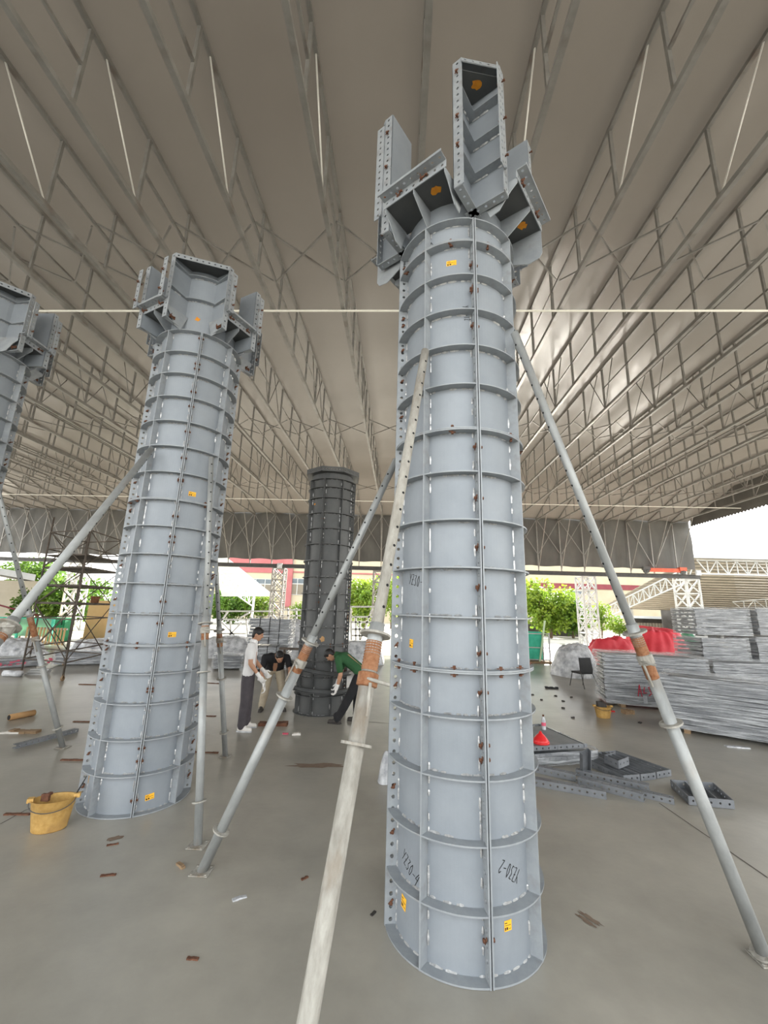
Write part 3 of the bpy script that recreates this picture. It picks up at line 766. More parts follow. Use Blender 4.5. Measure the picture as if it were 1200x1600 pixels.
sticker(LP[(0, 3)], thl(-52, -1), .25, .05, .07)
# ---- rear column, shade put into its darker paint, with octagonal cap
BC = (-1.613, 9.25)
Z_B = [0, .35, .70, 1.02, 1.33, 1.68, 2.02, 2.36, 2.70, 3.05, 3.40, 3.74, 4.08, 4.42, 4.66, 4.86]
bcol, BP = column('steel_column_form', 'shade-darkened grey column form at the rear with an octagonal cap, men working at its foot', BC, -10, Z_B, [0, 4, 9, 15], 'rear', .5, 'paint_shaded', 'paint_shaded', ME_RING_D)
oc = [(.635*math.cos(math.pi/8+i*math.pi/4), .635*math.sin(math.pi/8+i*math.pi/4)) for i in range(8)]
p = MB().arcband(RS-.006, RS, 4.86, 5.0, 0, 2*math.pi-1e-4, 32).build('neck', 'paint_shaded', bcol)
cap = MB().prism(oc, 5.0, 5.012).build('octagon_cap', 'paint_shaded', bcol, rotz=math.radians(8))
for i in range(8):
    a, c = V((*oc[i], 5.0)), V((*oc[(i+1) % 8], 5.0)); d = (c-a)
    holed_plate('cap_flange', d.length, .11, .01, cap, M_axes(a, (0, 0, 1), V((-d.y, d.x, 0)).normalized(), d.normalized()), 'paint_shaded', pitch=.06, r=.012)
spray_mark(BP[(1, 0)], math.radians(16), .12, .06, m='cardboard', seed=3); spray_mark(BP[(2, 3)], math.radians(58), 1.25, .03, m='orange_mark', seed=4)
# ---- column cut by the left edge of the frame
p = gp(47, 592, 5.42)
dd = math.hypot(p.x, p.y); azr = math.atan2(p.x, p.y)
D = dd/math.cos(math.asin(RO/dd)) if dd > RO else dd
ac = azr-math.asin(RO/D)
FC = (D*math.sin(ac), D*math.cos(ac))
fcol, FP = column('steel_column_form', 'grey column form with splayed head cut off by the left edge of the picture', FC, 60, Z_L, [0, 5, 10, 17], 'left')
MB().arcband(RS-.006, RS, 5.48, 5.72, 0, 2*math.pi-1e-4, 48).build('neck', 'paint', fcol)
for i in range(4):
    round_corner(fcol, 45+90*i, 5.50, 6.42, seed=60+i, half=math.radians(24))
    soffit_tray(fcol, 45+45+90*i, 5.50, .72, .24, .2, seed=70+i, mark=False)
# loose curved channels being fitted round the foot of the rear column
def loose_ring(label, z, tilt, roll, span=(math.radians(-165), math.radians(-5)), r=.60):
    t = thing('curved_channel', label, 'steel channel', (BC[0]-.02, BC[1], z), 0)
    t.rotation_euler = (tilt, roll, 0)
    MB().arcband(r, r+.012, -.03, .03, *span, 20).build('web', 'paint_shaded', t)
    MB().arcband(r, r+.07, .03, .038, *span, 20).build('flange_plate', 'paint_shaded', t)
    MB().arcband(r, r+.07, -.038, -.03, *span, 20).build('flange_plate', 'paint_shaded', t)
loose_ring('upper tilted curved steel channel wrapped round the rear column foot', .86, math.radians(2), math.radians(8))
loose_ring('lower curved steel channel wrapped round the rear column foot', .47, math.radians(-1), math.radians(3))
# ------------------------------------------------------------------ adjustable push-pull props
def prop(label, base, top, ys, r_out=.038, r_in=.029, mouter='galv', minner='galv', plate=True, seed=0, extra=0.0, ha=0.0):
    """ys: picture heights of (lower ring, upper ring, thread start, nut, collar ring) along the pipe"""
    base, top = V(base), V(top); ax = top-base; L = ax.length; d = ax.normalized()
    def t_of(py):
        lo, hi = 0.0, 1.0
        for _ in range(40):
            m = (lo+hi)/2
            if proj(base+ax*m)[1] > py: lo = m
            else: hi = m
        return lo*L
    tz = [t_of(y) if y is not None else None for y in ys]
    t = thing('adjustable_prop', label, 'prop', base)
    t.rotation_mode = 'QUATERNION'; t.rotation_quaternion = V((0, 0, 1)).rotation_difference(d)
    rr = random.Random(seed)
    r1, r2, th, nut, col = tz
    MB().tube((0, 0, .006), (0, 0, th), r_out, n=18).build('outer_tube', mouter, t, True)
    MB().tube((0, 0, col-.02), (0, 0, L), r_in, n=16).build('inner_tube', minner, t, True)
    # thread between the nut and the collar: stacked ridges
    b = MB(); z = th; prof = []
    while z < col-.03:
        prof += [(r_out*1.0, z), (r_out*1.10, z+.006)]; z += .014
    b.lathe(prof, 18).build('screw_thread', 'rust_orange', t, True)
    b = MB().lathe([(r_out*1.02, nut-.035), (r_out*1.32, nut-.03), (r_out*1.32, nut+.03), (r_out*1.02, nut+.035)], 14).build('nut', 'rust_orange' if mouter != 'galv' else 'galv_dirty', t)
    MB().tube((.0, -r_out*1.1, nut), (.115, -r_out*1.5, nut-.015), .009, n=8).tube((.02, -r_out*1.4, nut-.02), (.03, -r_out*1.6, nut-.17), .008, n=8).xf(Matrix.Rotation(ha, 4, 'Z')).build('nut_handle', 'galv_dirty', t, True)
    for z, big in ((r1, 1.75), (r2, 1.85), (col, 2.05)):
        if z is None: continue
        R_ = r_out*big
        b = MB().lathe([(r_out*1.0, z-.006), (R_, z-.006), (R_, z+.006), (r_out*1.0, z+.006)], 20)
        b.build('collar_ring', 'galv_dirty', t)
    if col: MB().tube((0, 0, col-.1), (0, 0, col+.06), r_out*1.02, n=16).build('sleeve', 'galv', t, True)
    z = col+.15; b = MB()
    az = math.radians(seed*37)
    # dark discs paint the shade of bolt holes on the inner tube, near side
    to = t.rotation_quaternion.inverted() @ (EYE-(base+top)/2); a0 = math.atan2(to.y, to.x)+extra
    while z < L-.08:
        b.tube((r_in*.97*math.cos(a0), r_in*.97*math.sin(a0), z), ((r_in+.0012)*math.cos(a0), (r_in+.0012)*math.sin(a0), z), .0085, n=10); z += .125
    b.build('pin_hole', 'hole_shade', t)
    if plate:
        p = MB().bb((-.075, -.075, -.004), (.075, .075, .004))
        for sx in (-1, 1):
            for sy in (-1, 1): p.tube((sx*.055, sy*.055, .004), (sx*.055, sy*.055, .009), .013, n=8)
        o = p.build('base_plate', 'galv_dirty', t); o.rotation_mode = 'QUATERNION'; o.rotation_quaternion = t.rotation_quaternion.inverted(); o.location = t.rotation_quaternion.inverted() @ V((0, 0, .006))
    return t
def oncol(C, az, r, z): return (C[0]+r*math.sin(math.radians(az)), C[1]-r*math.cos(math.radians(az)), z)
# near prop leaning on the foreground column
T1 = V(oncol(MC, -33, .585, 4.13)); P1 = EYE+ray(480, 1600)*1.50
d1 = P1-T1; B1 = T1+d1*(T1.z/-d1.z)
prop('pale splashed prop with rusty screw thread crossing in front of the foreground column', B1, T1, (1700, 1163, 1048, 1062, 992), .040, .032, 'galv_dirty', 'galv_dirty', True, 1, .6)
# prop whose foot plate stands right of the left column, running up behind the foreground column
prop('long grey prop rising rightwards from the floor to behind the foreground column', gp(315, 1362), oncol(MC, -112, .585, 3.46), (1297, 1088, 1050, 1036, 1003), .040, .031, 'galv', 'galv', True, 2, -.5, ha=-1.0)
prop('grey prop on the right leaning up to the foreground column from the right edge', gp(1197, 1500), oncol(MC, 46, .59, 4.36), (1488, 1130, 1060, 1030, 988), .040, .031, 'galv', 'galv', True, 3, -.9, ha=-1.2)
prop('upright grey prop in front of the left column, foot plate beside the long leaning prop', gp(309, 1321), oncol(LC, 58, .60, atY(335, 716, 4.8).z), (1252, 1050, 1000, 985, 974), .036, .028, 'galv', 'galv', True, 4, .3)
prop('thin rusty prop behind the upright one, right of the left column', gp(352, 1182), oncol(LC, 150, .585, 3.0), (1144, 1060, 1010, 1000, 985), .036, .028, 'galv', 'galv', True, 5)
# prop rising from beyond the left edge to the left column
T6 = V(oncol(LC, -9, .59, 3.84))
def aim(T, px, py):
    """ground foot such that the pipe passes through picture point (px, py)"""
    best = None
    for i in range(400):
        D_ = 1.5+i*.02; Q_ = EYE+ray(px, py)*D_; dv = Q_-T
        if dv.z >= -.05: continue
        B_ = T+dv*(T.z/-dv.z); run = math.hypot(B_.x-T.x, B_.y-T.y)
        s = abs(run-T.z*.80)
        if best is None or s < best[0]: best = (s, B_)
    return best[1]
B6 = aim(T6, 2, 992)
prop('thick grey prop entering from the left edge and leaning on the left column', B6, T6, (1250, 1100, 1000, 985, 978), .040, .034, 'galv', 'galv', True, 6, 1.2)
prop('dark grey prop under the column at the left edge, crossing the thick leaning prop', gp(98, 1168), oncol(FC, 62, .60, 4.4), (1137, 1040, 1000, 998, 960), .036, .029, 'galv', 'galv', True, 7)
# ------------------------------------------------------------------ the three men
def remeshed(name, m, parent, matname, voxel=.012, smooth=4):
    me = m.mesh(name, matname)
    o = bpy.data.objects.new(name, me); COL.objects.link(o)
    r = o.modifiers.new('r', 'REMESH'); r.mode = 'VOXEL'; r.voxel_size = voxel
    s = o.modifiers.new('s', 'SMOOTH'); s.iterations = smooth; s.factor = .5
    dg = bpy.context.evaluated_depsgraph_get()
    me2 = bpy.data.meshes.new_from_object(o.evaluated_get(dg)); me2.name = name
    o.modifiers.clear(); o.data = me2
    me2.materials.clear(); me2.materials.append(MT[matname])
    me2.polygons.foreach_set('use_smooth', [True]*len(me2.polygons))
    o.parent = parent; return o
def hand(b, wrist, elbow, side, grip, s=1.0):
    """palm, four unequal bent fingers and a thumb off the side of the palm"""
    w = V(wrist); d = (w-V(elbow)).normalized()
    n = V(grip).normalized(); n = (n-d*n.dot(d)).normalized()      # the way the palm faces
    a = d.cross(n).normalized()*side                                # thumb side
    pc = w+d*.05*s
    b.cap(w, .026*s, w+d*.03*s, .028*s); b.cap(pc+a*.022*s, .018*s, pc+d*.045*s+a*.024*s, .016*s); b.cap(pc-a*.022*s, .018*s, pc+d*.04*s-a*.022*s, .015*s); b.cap(pc, .02*s, pc+d*.05*s, .017*s)
    for i, L in enumerate((.070, .078, .072, .056)):
        o = pc+d*.048*s+a*(.030-.020*i)*s
        k1 = o+(d*.85+n*.5).normalized()*L*.48*s; k2 = k1+(d*.35+n*.94).normalized()*L*.34*s; k3 = k2+(-d*.2+n*.98).normalized()*L*.25*s
        b.cap(o, .0098*s, k1, .0092*s, 8); b.cap(k1, .0092*s, k2, .0085*s, 8); b.cap(k2, .0085*s, k3, .0075*s, 8)
    o = w+d*.025*s+a*.026*s; k1 = o+(d*.6+a*.7+n*.35).normalized()*.042*s; k2 = k1+(d*.8+a*.05+n*.6).normalized()*.034*s
    b.cap(o, .014*s, k1, .0115*s, 8); b.cap(k1, .0115*s, k2, .009*s, 8)
def person(label, loc, rotz, J, shirt, pants, shoe, gloves=(True, True), sleeve=.62, bulk=1.0):
    t = thing('person', label, 'person', loc, rotz)
    g = {k: V(v) for k, v in J.items()}
    b = MB()
    pel, ch, nk, hd = g['pelvis'], g['chest'], g['neck'], g['head']
    hf, hu = g['face'].normalized(), None
    up = g['up'].normalized(); hf = (hf-up*hf.dot(up)).normalized(); hl = up.cross(hf)
    R = Matrix((hf, hl, up)).transposed()
    lat = g['lat'].normalized() if 'lat' in g else V((0, 1, 0))
    # continuous skin body, mostly under the clothes
    b.cap(pel, .10, ch, .10); b.cap(ch, .10, nk, .055); b.cap(nk, .052, hd-up*.06, .050)
    b.blob(hd, (.092, .074, .112), R, 14, 10); b.blob(hd+hf*.028-up*.055, (.062, .056, .062), R, 12, 8)
    b.cap(hd+hf*.088+up*.012, .010, hd+hf*.104-up*.020, .014, 8)
    for s in (-1, 1):
        b.blob(hd+hl*s*.076-hf*.008-up*.01, (.022, .010, .032), R, 8, 6)
        b.cap(hd+hf*.078+hl*s*.045+up*.022, .010, hd+hf*.084+hl*s*.016+up*.022, .010, 6)
        b.cap(hd+hf*.082-up*.052+hl*s*.018, .009, hd+hf*.086-up*.052, .010, 6)
    for S in ('L', 'R'):
        sh, el, wr = g['sh'+S], g['el'+S], g['wr'+S]; hp, kn, an = g['hip'+S], g['kn'+S], g['an'+S]
        b.cap(ch, .09, sh, .055); b.cap(sh, .050, el, .040); b.cap(el, .040, el+(wr-el)*.3, .040); b.cap(el+(wr-el)*.3, .040, wr, .026)
        b.cap(pel, .09, hp, .07); b.cap(hp, .07, kn, .05); b.cap(kn, .05, an, .035)
    body = remeshed('body', b, t, 'skin', .009, 3)
    f = MB()
    for s in (-1, 1): f.blob(hd+hf*.083+hl*s*.032+up*.008, (.006, .011, .006), R, 8, 5)
    f.build('eyes', 'ink', body, True)
    MB().blob(hd+hf*.091-up*.052, (.006, .022, .004), R, 8, 5).build('lips', 'rust', body, True)
    # hair cap
    h = MB().blob(hd-hf*.012+up*.030, (.096, .083, .096), R, 16, 10).blob(hd-hf*.045-up*.02, (.055, .07, .075), R, 12, 8).cap(hd+hf*.062+up*.075+hl*.03, .026, hd+hf*.062+up*.075-hl*.035, .028)
    for s in (-1, 1): h.cap(hd+hl*s*.068+up*.03, .02, hd+hl*s*.07-up*.01-hf*.004, .012)
    remeshed('hair', h, t, 'hair', .009, 2)
    # shirt
    c = MB(); wa = g.get('waist', pel+(ch-pel)*.15)
    for s in (-1, 1):
        c.cap(wa+lat*s*.075*bulk, .095*bulk, ch+lat*s*.085*bulk, .098*bulk); c.cap(pel+lat*s*.085, .098*bulk, wa+lat*s*.075, .096*bulk)
    c.cap(ch, .105, nk-(nk-ch)*.35, .075)
    for S in ('L', 'R'):
        sh, el = g['sh'+S], g['el'+S]
        c.cap(ch+(sh-ch)*.4+(nk-ch)*.2, .075, sh, .070); c.cap(sh, .070, sh+(el-sh)*sleeve, .062)
    so = remeshed('shirt', c, t, shirt, .012, 3)
    # collar
    q = (nk-ch).normalized(); cb = MB().tube(nk-q*.035, nk+q*.02, .072, .064, 16, caps=False).tube(nk+q*.02, nk-q*.03, .064, .069, 16, caps=False)
    cb.build('collar', shirt, so, True)
    # trousers
    c = MB()
    c.cap(pel+lat*.06, .105, pel-lat*.06, .105)
    for S in ('L', 'R'):
        hp, kn, an = g['hip'+S], g['kn'+S], g['an'+S]
        c.cap(pel+(hp-pel)*.8, .104, hp+(kn-hp)*.25, .102); c.cap(hp+(kn-hp)*.25, .102, kn, .082); c.cap(kn, .082, kn+(an-kn)*.45, .080); c.cap(kn+(an-kn)*.45, .080, an+V((0, 0, .01)), .068)
        c.cap(an+V((.01, 0, .06)), .072, an+V((-.005, 0, .03)), .068)
    remeshed('trousers', c, t, pants, .012, 3)
    for S in ('L', 'R'):
        an = g['an'+S]; fd = g.get('toe'+S, V((1, 0, 0))).normalized(); z0 = an.z-.075
        s = MB(); heel = V((an.x, an.y, z0+.045))-fd*.03; toe = V((an.x, an.y, z0+.035))+fd*.15
        s.cap(heel, .043, toe, .036); s.cap(heel+V((0, 0, .03)), .040, heel+fd*.08+V((0, 0, .02)), .038)
        sh_ = remeshed('shoe', s, t, shoe, .010, 2)
        sl = MB().prism([(heel.x+fd.x*k*1.0+fd.y*w_, heel.y+fd.y*k-fd.x*w_) for k, w_ in ((-.045, .02), (-.02, .04), (.1, .042), (.2, .034), (.218, 0), (.2, -.034), (.1, -.042), (-.02, -.04), (-.045, -.02))], z0-.003, z0+.018)
        sl.build('sole', 'white_plastic' if shoe == 'shoe_white' else 'shoe_dark', sh_)
    for i, S in enumerate(('L', 'R')):
        hb = MB(); hand(hb, g['wr'+S], g['el'+S], 1 if S == 'L' else -1, g.get('grip', V((1, 0, 0))), 1.12)
        if gloves[i]:
            hb.cap(g['wr'+S]-(g['wr'+S]-g['el'+S]).normalized()*.05, .036, g['wr'+S], .033)
            remeshed('glove', hb, t, 'glove', .006, 1)
        else: remeshed('bare_hand', hb, body, 'skin', .006, 1)
    return t
std = dict(hipL=(0, .095, .86), hipR=(0, -.095, .86))
pw = gp(380, 1140)
person('man in white polo shirt and charcoal trousers standing and looking down', pw, math.radians(12), dict(
    pelvis=(0, 0, .92), waist=(.01, 0, 1.02), chest=(.015, 0, 1.30), neck=(.045, 0, 1.47), head=(.095, .0, 1.575), face=(.92, -.05, -.35), up=(.32, 0, .95),
    shL=(.02, .185, 1.385), elL=(.06, .23, 1.10), wrL=(.24, .14, .93), shR=(.02, -.185, 1.385), elR=(.045, -.235, 1.10), wrR=(.20, -.20, .90),
    hipL=(0, .09, .86), hipR=(0, -.09, .86), knL=(.02, .11, .47), anL=(.02, .12, .075), knR=(.0, -.11, .47), anR=(-.02, -.12, .075), toeR=(1, -.25, 0), grip=(.3, .8, 0)), 'shirt_white', 'pants_grey', 'shoe_white')
pb = gp(424, 1110)
person('man in black polo shirt and khaki trousers bending forward with white gloves', pb, math.radians(-72), dict(
    pelvis=(-.12, 0, .80), waist=(-.03, 0, .90), chest=(.14, 0, 1.03), neck=(.28, .02, 1.10), head=(.40, .06, 1.085), face=(.80, .2, -.55), up=(.62, 0, .78),
    shL=(.19, .22, 1.05), elL=(.28, .30, .81), wrL=(.38, .28, .60), shR=(.19, -.22, 1.05), elR=(.27, -.26, .79), wrR=(.34, -.20, .56),
    hipL=(-.14, .10, .80), hipR=(-.14, -.10, .80), knL=(.05, .17, .44), anL=(.0, .21, .075), knR=(.05, -.15, .44), anR=(-.02, -.20, .075), toeL=(1, .3, 0), toeR=(1, -.2, 0), grip=(.3, 0, -.9)), 'shirt_black', 'pants_khaki', 'shoe_dark', bulk=1.16)
pg = gp(538, 1129)
person('man in green tee shirt and black trousers stooping to the rear column', pg, math.radians(180-8), dict(
    pelvis=(-.30, 0, .88), waist=(-.20, 0, .98), chest=(.06, 0, 1.15), neck=(.23, 0, 1.19), head=(.345, .0, 1.185), face=(.55, -.05, -.83), up=(.85, 0, .5),
    shL=(.13, .185, 1.15), elL=(.05, .24, .87), wrL=(.12, .20, .64), shR=(.13, -.185, 1.15), elR=(.16, -.22, .88), wrR=(.22, -.16, .66),
    hipL=(-.27, .10, .84), hipR=(-.27, -.10, .84), knL=(-.10, .12, .46), anL=(.10, .13, .075), knR=(-.20, -.12, .45), anR=(-.20, -.14, .075), grip=(.9, 0, -.1)), 'shirt_green', 'pants_black', 'shoe_dark', sleeve=.75)
# ------------------------------------------------------------------ film-wrapped stacks of form panels
def film_shell(name, parent, x0, x1, y0, y1, z0, z1, seed, bulge=.03, m='film'):
    """wrinkled skin of film over a box"""
    rr = random.Random(seed); nx, ny, nz = max(6, int((x1-x0)*9)), max(4, int((y1-y0)*9)), max(6, int((z1-z0)*12))
    ph = [rr.uniform(0, 6.28) for _ in range(8)]
    def wob(p, q): return bulge*(.5*math.sin(7*p+11*q+ph[0])+.5*math.sin(17*p-23*q+ph[1])+.35*math.sin(41*q+9*p+ph[2])+.3*math.sin(5*p+60*q+ph[3]))
    b = MB()
    def sheet(n, m_, fn):
        vs = [fn(i/n, j/m_) for j in range(m_+1) for i in range(n+1)]
        b.add(vs, [(j*(n+1)+i, j*(n+1)+i+1, (j+1)*(n+1)+i+1, (j+1)*(n+1)+i) for j in range(m_) for i in range(n)])
    e = lambda u: min(1, min(u, 1-u)*14)
    sheet(nx, nz, lambda u, v: (x0+(x1-x0)*u, y0-.012-abs(wob(u*(x1-x0), v))*e(u), z0+(z1-z0)*v))
    sheet(nx, nz, lambda u, v: (x1+(x0-x1)*u, y1+.012+abs(wob(u*(x1-x0)+3, v))*e(u), z0+(z1-z0)*v))
    sheet(ny, nz, lambda u, v: (x0-.012-abs(wob(u*(y1-y0)+5, v))*e(u), y1+(y0-y1)*u, z0+(z1-z0)*v))
    sheet(ny, nz, lambda u, v: (x1+.012+abs(wob(u*(y1-y0)+7, v))*e(u), y0+(y1-y0)*u, z0+(z1-z0)*v))
    sheet(nx, ny, lambda u, v: (x0+(x1-x0)*u, y0+(y1-y0)*v, z1+.015+.6*abs(wob(u*2+1, v*2))*e(u)*e(v)))
    return b.build(name, m, parent, True, fix=False)
def wrapped_stack(label, a, c, depth, h, layers, seed, group='film-wrapped stacks', blocks=True, zoff=0.08, lean=0.0, strap=0, name='wrapped_stack'):
    """a, c: ground points of the front edge"""
    a, c = V(a), V(c); d = c-a; L = d.length
    t = thing(name, label, 'wrapped stack', (a.x, a.y, 0), math.atan2(d.y, d.x), group)
    rr = random.Random(seed); z = zoff; lh = (h-zoff)/layers
    for i in range(layers):
        o0, o1, of = rr.uniform(-.05, .02), rr.uniform(-.03, .05), rr.uniform(-.025, .02)
        g = lh*rr.uniform(.80, .93)
        p = MB().bb((o0+.02, of+.02, z), (L+o1-.02, depth+of, z+g*.6)).build('form_panel', 'stack_steel', t)
        n = max(3, int((L+o1-o0)/.09))
        pl = MB().holed(L+o1-o0, g, n, min(.011, g*.25), .008).xf(M_axes((o0, of+.012, z), (0, 0, 1), (0, -1, 0), (1, 0, 0)))
        pl.build('edge_rail', 'stack_steel', t)
        z += lh
    film_shell('film', t, -.06, L+.06, -.045, depth+.03, zoff*.9, h+.02, seed)
    if blocks:
        for x in (L*.15, L*.8):
            MB().bb((x-.05, -.03, 0), (x+.05, depth, zoff-.004)).build('timber_bearer', 'wood', t)
    for k in range(strap):
        x = L*(k+1)/(strap+1)
        MB().bb((x-.012, -.085, zoff), (x+.012, -.075, h+.04)).bb((x-.012, -.085, h+.034), (x+.012, depth, h+.044)).build('strap', 'black', t)
    return t
sA = wrapped_stack('film-wrapped stack of steel panels with red painted letters on its front', gp(951, 1103), gp(1112, 1117), 1.2, 1.17, 13, 1)
# red letters on the stack
b = MB()
for s in strokes('ALS', .26):
    for (x0, y0), (x1, y1) in zip(s, s[1:]):
        b.bar((.62+x0, -.10, .28+y0), (.62+x1, -.10, .28+y1), .012, .026, up=(0, 1, 0))
lab(b.build('painted_letters', 'red_ink', sA), 'red painted letters')
MB().bb((.72, -.105, .14), (.80, -.10, .30)).build('paper_tag', 'white_plastic', sA)
sB = wrapped_stack('long film-wrapped stack of steel panels at the right edge, nearest the camera', gp(1046, 1141), gp(1262, 1177), 1.1, .97, 12, 2)
p13 = atY(1122, 1060, 13.2)
wrapped_stack('tall film-wrapped stack behind the long one at the right edge, left of two', V((9.1, 13.4, 0)), V((10.45, 13.5, 0)), 1.1, 1.52, 12, 3, blocks=False, zoff=.03)
wrapped_stack('tall film-wrapped stack at the right edge, right of two', V((10.78, 13.5, 0)), V((12.5, 13.6, 0)), 1.1, 1.56, 12, 4, blocks=False, zoff=.03)
for i, (x0, x1, lb) in enumerate(((9.05, 10.6, 'upper film-wrapped bundle resting on the left tall stack at the right edge'), (10.88, 12.3, 'upper film-wrapped bundle resting on the right tall stack at the right edge'))):
    t = wrapped_stack(lb, V((x0, 13.45, 0)), V((x1, 13.5, 0)), 1.0, .78, 7, 8+i, blocks=False, zoff=0.0); t.location.z = (1.60, 1.64)[i]
wrapped_stack('low silver wrapped bundle between the lettered stack and the tall stacks', V((8.0, 11.45, 0)), V((10.4, 11.3, 0)), 1.2, 1.0, 9, 5, blocks=False, zoff=.03)
wrapped_stack('dark wrapped stack of panels with black straps standing behind the men', gp(386, 1050), gp(444, 1051), 1.0, .76, 8, 6, strap=3, zoff=.1)
t = wrapped_stack('upper dark wrapped stack with black straps, above the one behind the men', gp(384, 1050), gp(447, 1051), 1.0, .80, 8, 7, strap=3, zoff=0.0, blocks=False); t.location.z = .86
wrapped_stack('low wrapped bundle lying left of the standing man, behind the thin prop', gp(335, 1047), gp(376, 1046), .9, .42, 4, 9, blocks=False, zoff=.05)
wrapped_stack('long low silver wrapped bundle behind the scaffold on the left', gp(84, 1040), gp(182, 1039), .6, .42, 3, 10, blocks=False, zoff=.04)
t = wrapped_stack('printed wrapped bundle lying at the left edge beyond the scaffold', gp(-30, 1047), gp(62, 1041), .7, .26, 3, 11, blocks=False, zoff=.03)
rr = random.Random(4); b = MB()
for i in range(26):
    x = rr.uniform(.1, 1.7); z = rr.uniform(.08, .2); b.bb((x, -.095, z), (x+rr.uniform(.03, .1), -.09, z+rr.uniform(.02, .05)))
b.build('red_print', 'red_print', t)
# wrapped pallet beside the foreground column
a, c = gp(822, 1200), gp(926, 1192)
sP = wrapped_stack('wrapped pallet of steel frames right of the foreground column, red funnel on top', a, c, 1.15, .17, 3, 12, blocks=False, zoff=.02)
Lp = (c-a).length
for x in (.05, Lp*.5, Lp-.1):
    MB().holed(1.1, .055, 12, .012, .01).xf(M_axes((x, .02, .195), (0, 0, 1), (1, 0, 0), (0, 1, 0))).build('frame_rail', 'stack_steel', sP)
for y in (.03, .6, 1.1):
    MB().holed(Lp-.1, .055, 10, .012, .01).xf(M_axes((.05, y, .195), (0, 0, 1), (0, 1, 0), (1, 0, 0))).build('frame_rail', 'stack_steel', sP)
MB().bb((Lp*.03, .02, .251), (Lp*.86, .95, .260)).build('cover_plate', 'stack_steel', sP)
def onpallet(px, py, z): return gp(px, py, z)
p = sP.matrix_basis @ V((.35, .135, .26))
t = thing('red_funnel', 'bright red plastic funnel lying on the wrapped pallet beside the column', 'funnel', p)
MB().lathe([(.0, .015), (.11, .012), (.115, .03), (.10, .055), (.06, .10), (.026, .13), (.012, .16), (.0, .16)], 20).build('cone', 'red_plastic', t, True)
MB().lathe([(.105, .0), (.12, .0), (.12, .025), (.105, .025)], 20, closed=True).build('rim', 'red_plastic', t, True)
p = sP.matrix_basis @ V((.84, .745, .26))
t = thing('bottle', 'small clear plastic bottle with white cap standing on the wrapped pallet', 'bottle', p)
MB().lathe([(0, 0), (.032, 0), (.034, .03), (.031, .08), (.034, .13), (.028, .16), (.013, .185), (.013, .2)], 16).build('bottle_body', 'white_plastic', t, True)
MB().lathe([(.0, .222), (.016, .222), (.016, .198), (.0, .198)], 12).build('cap', 'rust', t, True)
MB().lathe([(.035, .06), (.035, .11)], 16).build('bottle_label', 'red_print', t, True)
# drilled frames and rails lying on the floor
def floor_tray(label, pts, hgt=.07, z=0.0, group='drilled steel frames on the floor right of the column', bottom=False):
    P = [gp(*q) for q in pts]; c = sum(P, V())/4
    t = thing('steel_tray', label, 'steel frame', (c.x, c.y, z), 0, group)
    for i in range(4):
        a_, b_ = P[i]-c, P[(i+1) % 4]-c; d = b_-a_; L = d.length; d.normalize()
        MB().holed(L, hgt, max(3, int(L/.085)), .012, .008).xf(M_axes((a_.x, a_.y, .004), (0, 0, 1), V((-d.y, d.x, 0)), d)).build('side_rail', 'stack_steel', t)
    MB().add([(q-c)+V((0, 0, .003)) for q in P]+[(q-c)+V((0, 0, .008)) for q in P], [(3, 2, 1, 0), (4, 5, 6, 7)]+[(i, (i+1) % 4, 4+(i+1) % 4, 4+i) for i in range(4)]).build('skin_plate', 'stack_steel', t)
    n = 3
    for k in range(1, n):
        f = k/n
        MB().bar((P[0]-c).lerp(P[1]-c, f)+V((0, 0, hgt/2)), (P[3]-c).lerp(P[2]-c, f)+V((0, 0, hgt/2)), .008, hgt*.9).build('cross_rib', 'stack_steel', t)
    return t
floor_tray('rectangular drilled steel frame lying alone by the right-hand prop', [(1077, 1258), (1148, 1265), (1116, 1236), (1049, 1231)], .09)
floor_tray('long drilled frame farthest back in the frames right of the column', [(1027, 1217), (1049, 1213), (963, 1182), (944, 1184)], .08)
floor_tray('long drilled frame in the middle of the frames right of the column', [(1002, 1221), (1025, 1218), (941, 1184), (925, 1187)], .08)
floor_tray('long drilled frame nearest the rails right of the column', [(975, 1223), (1000, 1221), (926, 1188.5), (908, 1192)], .08)
t = floor_tray('short drilled box frame sitting on top of the long frames', [(968, 1213), (984, 1206), (964, 1198), (946, 1203)], .10, z=.085)
def rail_piece(label, a, c, w=.09, hgt=.08, z=0.0):
    A, B = gp(*a), gp(*c); d = B-A; L = d.length; d.normalize(); n = V((d.y, -d.x, 0))
    t = thing('drilled_rail', label, 'steel rail', (A.x, A.y, z), 0, 'drilled steel rails on the floor right of the column')
    MB().holed(L, hgt, max(4, int(L/.075)), .012, .008).xf(M_axes(V((0, 0, .004)), (0, 0, 1), n, d)).build('web', 'stack_steel', t)
    MB().holed(L, w, max(4, int(L/.075)), .012, .008).xf(M_axes(V((0, 0, hgt)), -n, (0, 0, 1), d)).build('flange_plate', 'stack_steel', t)
    MB().bb((0, 0, 0), (w, L, .008)).xf(M_axes(V((0, 0, 0)), -n, d, (0, 0, 1))).build('bottom_plate', 'stack_steel', t)
    return t
rail_piece('drilled steel rail nearest the column, front of the rail pile', (833, 1228), (948, 1250))
rail_piece('drilled steel rail behind the front one in the pile', (836, 1207), (900, 1222), z=.0)
rail_piece('long drilled steel rail running out to the right of the pile', (903, 1226), (1006, 1254))
rail_piece('short drilled steel rail end at the right tip of the pile', (1003, 1246), (1054, 1258), hgt=.06)
rail_piece('drilled steel rail crossing over the rails below the box frame', (900, 1212), (1015, 1238), z=.0, hgt=.07)
A = gp(913, 1208); t = thing('steel_channel', 'short steel channel propped on end against the wrapped pallet', 'steel channel', (A.x, A.y, 0)); t.rotation_euler = (math.radians(28), math.radians(-20), math.radians(15))
